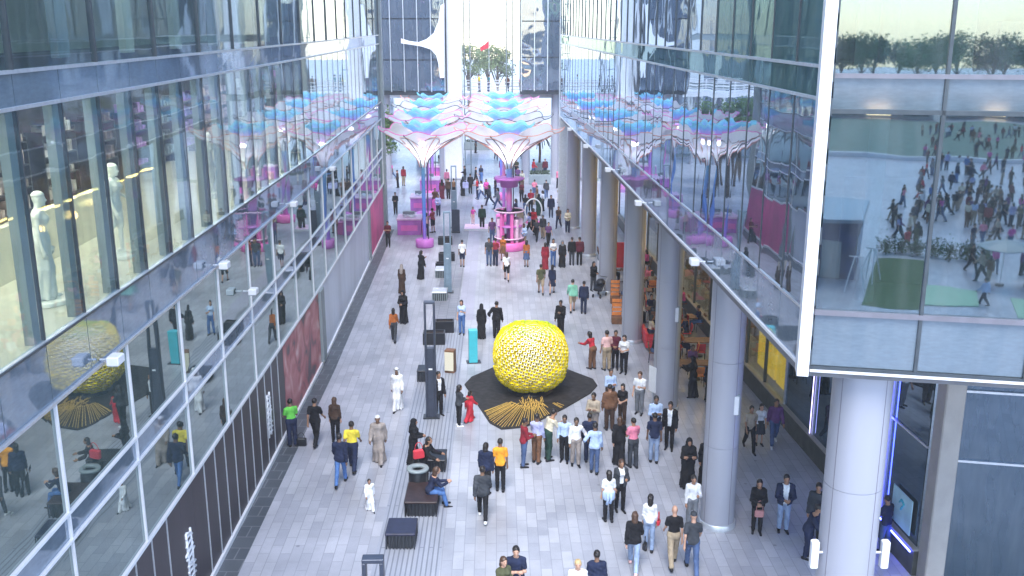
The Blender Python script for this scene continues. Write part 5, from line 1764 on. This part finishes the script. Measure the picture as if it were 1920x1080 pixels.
pp(1216, 1032, 10, "dark haired woman in white blouse and pale jeans ahead of the black jacket", pose='stand', top='blouse', tc='white', bottom='jeans', bc='ljeans', hair='long', fem=True, skin=0, hgt=1.7)
pp(1261, 1060, 0, "bald man in black tee and khaki trousers walking away", pose='walk2', tc='black', bottom='trousers', bc='khaki', hair='', skin=0, hgt=1.8)
pp(1296, 1072, 5, "man in dark cap, charcoal tee and blue jeans walking away", pose='walk', tc='dgrey', bottom='jeans', bc='jeans', hair='cap', hc='dgrey', skin=0, hgt=1.8)
person((2.08, 21.7, 0), 0, "man in dark navy jacket cut off by the bottom edge, seen from behind", top='jacket', tc='navy', bc='black', skin=2, hgt=1.76)
person((1.60, 21.5, 0), 180, "blond person in white top cut off by the bottom edge", pose='phone', tc='white', bc='grey', hair='short', hc='blond', skin=0, hgt=1.66)
person((.10, 21.9, 0), 180, "man in navy polo with folded arms at the bottom edge", pose='fold', tc='navy', bc='navy', skin=0, hgt=1.8)
person((-.22, 21.6, 0), 150, "dark haired woman close beside the man in navy polo", pose='hold', top='blouse', tc='olive', bc='black', hair='long', hc='hairbr', fem=True, hgt=1.68, skin=0)
pp(1418, 998, 190, "woman with long black hair in black clothes right of the nearest column", pose='hold', top='jacket', tc='black', bottom='jeans', bc='black', hair='long', fem=True, hgt=1.68)
pp(1467, 996, 185, "man in navy jacket over white tee and pale jeans facing the viewer", pose='hold', top='open', tc='navy', bottom='jeans', bc='ljeans', skin=1, hgt=1.8)
pp(1511, 1046, 120, "person in dark navy clothes leaning left of the big column", pose='bend', top='jacket', tc='navy', bottom='jeans', bc='navy', skin=1, hgt=1.7)
pp(1527, 1012, 200, "man in dark jacket with a blue backpack strap beside the big column", pose='phone', top='jacket', tc='dgrey', bc='black', skin=1, hgt=1.78)
pp(1656, 1034, 330, "person in dark top and jeans between the big column and the poster", pose='phone', top='shirt', tc='navy', bottom='jeans', bc='jeans', skin=1, hgt=1.7)
pp(1404, 844, 180, "man in pale patterned shirt and black trousers walking in the colonnade", pose='walk', tc='beige', bottom='jeans', bc='black', skin=1, hgt=1.7)
pp(1423, 834, 180, "woman in white top and dark skirt walking in the colonnade", pose='stand', tc='white', bottom='skirt', bc='dgrey', hair='bun', fem=True, skin=0, hgt=1.54)
pp(1450, 834, 185, "man in dark purple shirt and jeans nearest the dark glass wall", pose='walk2', top='shirt', tc='purple', bottom='jeans', bc='jeans', skin=1, hgt=1.76, shoe='white')
pp(1298, 744, 270, "woman in black robe holding up a phone under the colonnade", pose='photo', top='robe', tc='black', bottom='', hair='veil', hc='black', fem=True, hgt=1.66)
pp(1330, 752, 200, "woman in black robe partly behind the nearest free-standing column, under the colonnade", pose='stand', top='robe', tc='black', bottom='', hair='veil', hc='black', fem=True, hgt=1.66)
pp(1111, 692, 320, "woman in red top and brown trousers, left of the group behind the mat", pose='bend', top='shirt', tc='red', bc='brown', fem=True, hair='bun', skin=1, hgt=1.66)
pp(1137, 694, 340, "man in pale pink shirt and khaki trousers behind the mat", pose='stand', tc='ppink', bc='khaki', skin=1, hgt=1.76)
pp(1153, 692, 190, "person in maroon top and black trousers behind the mat", pose='hold', top='shirt', tc='maroon', bottom='jeans', bc='black', skin=1)
pp(1169, 700, 200, "dark haired woman in white top and black trousers, right of the group behind the mat", pose='hold', tc='white', bottom='jeans', bc='black', hair='bun', fem=True, skin=0, hgt=1.7)
pp(866, 627, 185, "woman in pale top and blue jeans behind the turquoise pillar", pose='phone', tc='lblue', bottom='jeans', bc='blue', hair='long', fem=True, skin=0, hgt=1.7)
pp(903, 634, 0, "woman in black robe between the turquoise pillar and the sculpture", pose='stand', top='robe', tc='black', bottom='', hair='veil', hc='black', fem=True, hgt=1.66)
pp(931, 634, 15, "taller person in black jacket just left of the sculpture", pose='hips', top='jacket', tc='black', bc='black', skin=1, hgt=1.78)
pp(1051, 630, 200, "man in black looking at a phone behind the right shoulder of the sculpture", pose='phone', top='jacket', tc='black', bc='black', skin=2, hgt=1.76)
pp(739, 640, 0, "woman in orange brown top and grey blue trousers", pose='walk', top='shirt', tc='rust', bottom='trousers', bc='dgrey', hair='long', fem=True, skin=1, hgt=1.64)
pp(757, 606, 190, "woman in black robe beside the orange brown top", pose='hold', top='robe', tc='black', bottom='', hair='veil', hc='black', fem=True, hgt=1.68)
pp(754, 550, 10, "woman in dusty brown coat and headscarf", pose='stand', top='robe', tc='dbrown', bottom='', hair='veil', hc='taupe', fem=True, hgt=1.62)
pp(790, 523, 40, "slender woman in black robe raising a phone, farthest of the robed women on the left", pose='phone', top='robe', tc='black', bottom='', hair='bun', fem=True, hgt=1.68)
pp(867, 500, 0, "person in white tee and navy shorts on the lilac strip", pose='stand', tc='white', bottom='shorts', bc='navy', skin=1, hgt=1.66)
pp(728, 463, 180, "man in dark red and black tee by the end of the facade", pose='fold', tc='maroon', bottom='jeans', bc='black', skin=1)
pp(1014, 551, 0, "man in olive tee and khaki shorts", pose='walk', tc='olive', bottom='shorts', bc='khaki', skin=1, hgt=1.7)
pp(1035, 551, 5, "woman in navy dress with dark hair beside the olive tee", pose='walk2', top='shirt', tc='navy', bottom='skirt', bc='navy', hair='long', fem=True, hgt=1.66, skin=0)
pp(1073, 585, 0, "man in mint green shirt and khaki shorts walking away", pose='walk2', top='shirt', tc='mint', bottom='shorts', bc='khaki', skin=0, hgt=1.76)
pp(1094, 588, 5, "person in navy top and dark jeans beside the mint green shirt", pose='stand', top='jacket', tc='navy', bottom='jeans', bc='navy', skin=1, hgt=1.7)
st = pp(1112, 545, 150, "person in black pushing a stroller by the third column", pose='hold', top='jacket', tc='black', bottom='jeans', bc='dgrey', hair='bun', fem=True, hgt=1.66)
pp(950, 526, 0, "person in white tee and black shorts in front of the pink base drum", pose='walk', tc='white', bottom='shorts', bc='black', hair='long', hc='hairbr', fem=True, skin=0, hgt=1.72)
pp(917, 498, 180, "man in charcoal tee and jeans, left of the pair before the pink drum", tc='dgrey', bottom='jeans', bc='jeans', skin=1)
pp(929, 498, 5, "man in dark red tee and navy trousers, right of the pair before the pink drum", tc='dred', bc='navy', skin=1, hgt=1.7)
pp(943, 488, 180, "woman in rust top between the pink drum and the white tee", tc='rust', bottom='skirt', bc='brown', hair='long', fem=True, hgt=1.58)
pp(987, 500, 10, "woman in rust red top and grey blue skirt", pose='stand', tc='rust', bottom='skirt', bc='jeans', hair='long', fem=True, hgt=1.64)
pp(1022, 505, 5, "woman in reddish brown dress with dark hair", pose='stand', top='robe', tc='dred', bottom='', hair='long', fem=True, hgt=1.64)
pp(1037, 500, 175, "person in white top and blue jeans beside the reddish brown dress", pose='hold', tc='white', bottom='jeans', bc='blue', fem=True, hair='bun')
pp(1054, 501, 175, "woman in black robe and pale scarf beside the blue jeans", top='robe', tc='black', bottom='', hair='veil', hc='grey', fem=True, hgt=1.66)
pp(1072, 497, 0, "man in black jacket and dark jeans left of the maroon coat", top='jacket', tc='black', bottom='jeans', bc='dgrey', skin=1)
pp(1086, 497, 0, "person in maroon coat nearest the far columns", top='jacket', tc='maroon', bottom='jeans', bc='black', hair='short', skin=1)
pp(923, 456, 180, "man in purple navy tee and jeans left of the pink drum", tc='purple', bottom='jeans', bc='jeans', skin=1)
pp(904, 429, 0, "man in dark green jacket on the edge of the pale pink platform", top='jacket', tc='dgreen', bc='black', skin=1)
person(P(887, 424) + Vector((0, 0, .14)), 180, "child in magenta top posing on the pale pink platform", pose='hips', tc='magenta', bottom='jeans', bc='ppink', hair='long', fem=True, hgt=1.3, cat="child")
pp(1033, 408, 180, "person in navy coat right of the white ring frame", top='jacket', tc='navy', bottom='jeans', bc='navy', skin=1)
pp(1058, 408, 0, "woman in black robe, left of the robed pair by the far columns", top='robe', tc='black', bottom='', hair='veil', hc='black', fem=True, hgt=1.64)
pp(1068, 409, 0, "woman in black robe, right of the robed pair by the far columns", top='robe', tc='black', bottom='', hair='veil', hc='black', fem=True, hgt=1.66)
pp(1010, 404, 10, "woman in very dark green robe behind the white ring frame", top='robe', tc='dgreen', bottom='', hair='veil', hc='black', fem=True, hgt=1.66)
pp(995, 396, 180, "person in bright red top behind the white ring frame", tc='red', bottom='trousers', bc='black', skin=1)
pp(829, 373, 0, "woman in maroon robe and black veil by the pale portal mast", top='robe', tc='maroon', bottom='', hair='veil', hc='black', fem=True, hgt=1.64)
pp(841, 373, 10, "person in dark brown jacket between the two robes by the pale portal mast", top='jacket', tc='dbrown', bc='black', skin=1)
pp(851, 373, 5, "man in dark brown tee by the pale portal mast", tc='brown', bc='black', skin=1)
pp(868, 367, 0, "woman in black robe with a lavender bag beyond the pale portal mast", top='robe', tc='black', bottom='', hair='veil', hc='black', fem=True, hgt=1.64)
pp(882, 363, 0, "man in black jacket and black trousers beyond the pale portal mast", top='jacket', tc='black', bc='black', skin=1)
pp(800, 442, 10, "woman in salmon top and navy trousers beside the nearest pink kiosk", top='shirt', tc='ppink', bottom='jeans', bc='navy', hair='bun', fem=True, hgt=1.62)
pp(812, 436, 300, "person in black and red beside the nearest pink kiosk", pose='hold', tc='dred', bottom='shorts', bc='black', skin=1)
pp(742, 402, 180, "vendor in black behind the nearest pink kiosk", pose='hold', top='shirt', tc='black', bc='black', skin=1)

# --- far crowd, spread over the end of the plaza; each has its own pair of colours
rr = random.Random(77)
far = [(892, 345), (902, 343), (895, 372), (903, 374), (912, 372), (918, 385), (934, 392), (929, 368), (941, 330), (949, 345), (971, 348), (979, 356), (978, 378), (1002, 372), (1007, 384), (1018, 396), (1024, 372),
       (985, 404), (968, 416), (958, 430), (975, 432), (993, 442), (1006, 452), (1018, 447), (1000, 432), (1048, 380), (1056, 366), (1048, 352), (1039, 303), (892, 287), (826, 318), (845, 310), (858, 330), (866, 322),
       (746, 352), (757, 348), (735, 335), (1047, 428), (1064, 436), (1028, 462), (982, 466), (968, 330), (1000, 330), (930, 300), (972, 298), (1075, 386), (872, 345), (816, 392), (822, 405), (838, 352), (1022, 330)]
cols = [("black", "black"), ("navy", "blue"), ("red", "navy"), ("white", "jeans"), ("magenta", "black"), ("dgrey", "navy"), ("grey", "jeans"), ("black", "navy"), ("dred", "black"), ("lblue", "navy"), ("purple", "dgrey"), ("cream", "brown"),
        ("maroon", "black"), ("pink", "jeans"), ("brown", "khaki"), ("white", "black"), ("dgrey", "jeans"), ("black", "jeans"), ("navy", "khaki"), ("maroon", "grey"), ("beige", "navy"), ("lav", "black"), ("dgrey", "black"), ("dgrey", "khaki"),
        ("red", "black"), ("white", "khaki"), ("blue", "black"), ("pink", "black"), ("grey", "black"), ("navy", "black"), ("black", "khaki"), ("rust", "navy"), ("white", "grey"), ("black", "grey"), ("dbrown", "black"), ("dred", "khaki"),
        ("magenta", "jeans"), ("dbrown", "navy"), ("cream", "navy"), ("purple", "black"), ("lblue", "khaki"), ("olive", "black"), ("red", "jeans"), ("beige", "black"), ("navy", "grey"), ("navy", "dgrey"), ("black", "dgrey"), ("brown", "black"), ("lav", "navy"), ("pink", "khaki"), ("maroon", "navy")]
def zone(px, py):
    if py < 305: return "at the very far end of the plaza"
    if px < 770: return "by the opening past the left facade"
    if px < 872: return "near the portal masts and kiosks"
    if px < 925: return "left of the middle canopy mast"
    if px < 985: return "around the middle canopy mast"
    if px < 1030: return "right of the middle canopy mast"
    return "near the far right columns"
NM = dict(dgrey="charcoal", dred="dark red", lblue="pale blue", lav="lavender", jeans="blue denim", rust="rust brown", mint="mint green", dbrown="dark brown")
for k, (px, py) in enumerate(far):
    a, b = cols[k]
    fem = rr.random() < .4
    pp(px, py, rr.choice((0, 10, 90, 170, 180, 200, 270)), "distant person in %s top and %s %s %s" % (NM.get(a, a), NM.get(b, b), "skirt" if False else "trousers", zone(px, py)),
       pose=rr.choice(('stand', 'walk', 'hold', 'walk2')), top=rr.choice(('tee', 'jacket')), tc=a, bottom='trousers', bc=b, hair='long' if fem else 'short', fem=fem, hgt=rr.uniform(1.6, 1.8), skin=rr.choice((0, 1, 2)), group="far crowd on the plaza")
# on the bridge: one look, spread out along the railing
blab = [("black", "grey"), ("white", "navy"), ("navy", "beige"), ("red", "grey"), ("lblue", "black"), ("dgrey", "black"), ("yellow", "grey"), ("teal", "jeans"), ("brown", "navy"), ("pink", "grey"), ("cream", "black"), ("purple", "navy"), ("green", "jeans"), ("maroon", "jeans")]
for k, (a, b) in enumerate(blab):
    person((-13 + k * 1.55 + rr.uniform(-.5, .5), 101 + rr.uniform(0, 1.8), 7.55), rr.choice((90, 270, 180, 0)), "person in %s top and %s trousers on the footbridge" % (NM.get(a, a), NM.get(b, b)), pose=rr.choice(('stand', 'walk')), tc=a, bc=b,
           hgt=rr.uniform(1.6, 1.8), skin=rr.choice((0, 1, 2)), group="people crossing the footbridge", lod=2)
# cafe guests
kk = 0
for x, y, rz, tn, w in SEATS:
    a, b = cols[(kk * 7 + 3) % len(cols)]
    fem = rr.random() < .45
    person((x, y, -.03), -math.degrees(rz), "cafe guest in %s top sitting on the %s side of the %s table" % (NM.get(a, a), w, tn), pose='sit', top=rr.choice(('tee', 'shirt')), tc=a, bottom='trousers', bc=b, hair='long' if fem else 'short', fem=fem, hgt=1.7,
           skin=rr.choice((0, 1, 2)), group="seated cafe guests", lod=1)
    kk += 1
# mannequins behind the left windows
for (px, yy, a, pose, top, lab) in ((75, 18.4, 70, 'stand', 'gown', "white headed mannequin in a long pale gown behind the left windows, nearest the viewer"), (212, 22.3, 100, 'hips', 'tee', "mannequin in cream top and short trousers, second from the viewer behind the left windows")):
    x = (px - 960) / FPX * (yy * math.cos(PITCH) + (CAM_H - 10.3) * math.sin(PITCH))
    t = person((x, yy, 9.08), a, lab, pose=pose, top=top, bottom='' if top == 'gown' else 'shorts', hair='skullcap', fem=True, hgt=2.08, name="mannequin", cat="mannequin", lod=0)
    mb = MB(); mb.lathe([(.36, -.06), (.36, 0), (.34, .01)], n=28); mb.build("plinth", M['mann'], t)
for yy, lab in ((30.5, "mannequin behind the left windows beside the third pillar group, in a pale outfit"), (36, "farthest mannequin behind the left windows")):
    t = person((XL(yy) - 1.3, yy, 9.14), 90, lab, pose='stand', top='gown', bottom='', hair='skullcap', fem=True, hgt=1.84, name="mannequin", cat="mannequin", lod=1)
    mb = MB(); mb.lathe([(.36, -.15), (.36, 0), (.34, .02)], n=28); mb.build("plinth", M['mann'], t)
# crowd behind the viewpoint, mirrored in the corner box
for k in range(200):
    if k < 135:
        y = rr.uniform(-112, -40); x = rr.uniform(8 - .02 * y * 0, 13 - .13 * y)
    elif k < 180: y = rr.uniform(-48, -18); x = rr.uniform(11, 17)
    else: x, y = rr.uniform(6, 9), rr.uniform(-50, -30)
    a, b = rr.choice(cols)
    person((x, y, .0), rr.uniform(0, 360), "person in the crowd on the plaza behind the viewpoint", pose=rr.choice(('stand', 'walk', 'hold', 'walk2')), top=rr.choice(('tee', 'jacket')), tc=a, bottom='trousers', bc=b, hair=rr.choice(('short', 'long')),
           hgt=rr.uniform(1.6, 1.8), skin=rr.choice((0, 1, 2)), group="crowd mirrored in the corner box", lod=2)


# --- things people hold
def bag(loc, label, m, w=.30, h=.26, d=.12, strap=.22, rz=0.0, name="handbag", cat="bag"):
    t = thing(name, label, cat, loc, rz)
    mb = MB(); mb.bbox(0, 0, 0, w, d, h, .03); mb.build("pouch", m, t)
    if strap:
        mb = MB(); mb.tube([(w * .36 * math.cos(a), 0, h - .01 + strap * math.sin(a)) for a in np.linspace(0, math.pi, 11)], .011, 6); mb.build("strap", m, t)
p = P(566, 836); bag((p.x, p.y, 0), "black bag carried at the side of the green shirted man", M['black'], .34, .30, .14, .2)
p = P(795, 905); bag((p.x - .12, p.y - .22, .95), "red shoulder bag of the woman in black at the low bench", M['red'], .36, .30, .14, .25, .4)
p = P(1418, 998); bag((p.x - .02, p.y - .26, .62), "dusty pink handbag of the long haired woman in black", pm("dusty_pink", (.45, .20, .20), .5), .26, .22, .1, .3)
p = P(1187, 1066); bag((p.x + .30, p.y + .05, .55), "black handbag of the brown haired woman in black jacket", M['black'], .22, .2, .1, .2, 1.2)
p = P(1216, 1032); bag((p.x + .23, p.y - .10, .84), "dark red small bag of the woman in white blouse", M['red'], .2, .16, .08, .25, 1.2)
p = P(1140, 977)
t = thing("tied_jacket", "pale blue jacket tied round the hips of the dark haired woman in white", "jacket", (p.x, p.y, .0))
mb = MB(); mb.lathe([(.165, .72), (.19, .78), (.185, .95), (.17, 1.0), (.16, .95), (.165, .78)], n=24); mb.v = [(x, y * .8, z) for x, y, z in mb.v]; mb.build("cloth_wrap", cloth(K['lblue']), t)
mb = MB(); mb.tube([(-.05, -.15, .95), (-.04, -.17, .8), (-.06, -.16, .62)], .04, 8); mb.tube([(.05, -.15, .95), (.06, -.17, .8), (.03, -.16, .66)], .04, 8); mb.build("sleeves", cloth(K['lblue']), t)
p = P(1467, 996)
t = thing("open_jacket", "open navy jacket worn by the man in white tee and pale jeans", "jacket", (p.x, p.y, 0)) if False else None
p = P(868, 367); bag((p.x + .25, p.y - .3, .7), "lavender shopping bag by the robed woman beyond the pale portal mast", cloth(K['lav']), .5, .5, .2, .15)
p = P(1124, 556)
t = thing("stroller", "dark baby stroller beside the third free-standing column", "stroller", (p.x, p.y, 0), R(-30))
mb = MB(); mb.hexa([(-.2, -.25, .35), (.2, -.25, .35), (.2, .25, .4), (-.2, .25, .4)], [(-.22, -.3, .55), (.22, -.3, .55), (.22, .3, .8), (-.22, .3, .8)]); mb.build("seat", M['black'], t)
mb = MB(); mb.lathe([(.0, .98), (.14, .95), (.24, .85), (.26, .72)], 0, .1, 16); mb.build("canopy", M['black'], t)
for sx in (-.22, .22):
    mb = MB(); mb.tube([(sx, -.35, .1), (sx, .1, .55), (sx, .5, 1.0)], .015, 6); mb.build("frame_tube", M['alu'], t)
    for sy in (-.35, .35):
        mb = MB(); mb.cyl((sx - .02, sy, .1), (sx + .02, sy, .1), .1, n=16); mb.build("wheel", M['black'], t)
mb = MB(); mb.cyl((-.22, .5, 1.0), (.22, .5, 1.0), .018, n=8); mb.build("handle", M['black'], t)
hz = bpy.data.materials.new("haze")
hz.use_nodes = True
nt = hz.node_tree
for n in list(nt.nodes):
    if n.type != 'OUTPUT_MATERIAL': nt.nodes.remove(n)
pv = nt.nodes.new("ShaderNodeVolumePrincipled")
pv.inputs["Color"].default_value = (.93, .93, .97, 1)
pv.inputs["Density"].default_value = .0006
nt.links.new(pv.outputs[0], [n for n in nt.nodes if n.type == 'OUTPUT_MATERIAL'][0].inputs["Volume"])
mb = MB(); mb.box(0, 50, -1, 660, 760, 28.5)
tag(mb.build("haze", hz), kind='stuff')
print("people", NPEOPLE[0], "figures", len(_part))
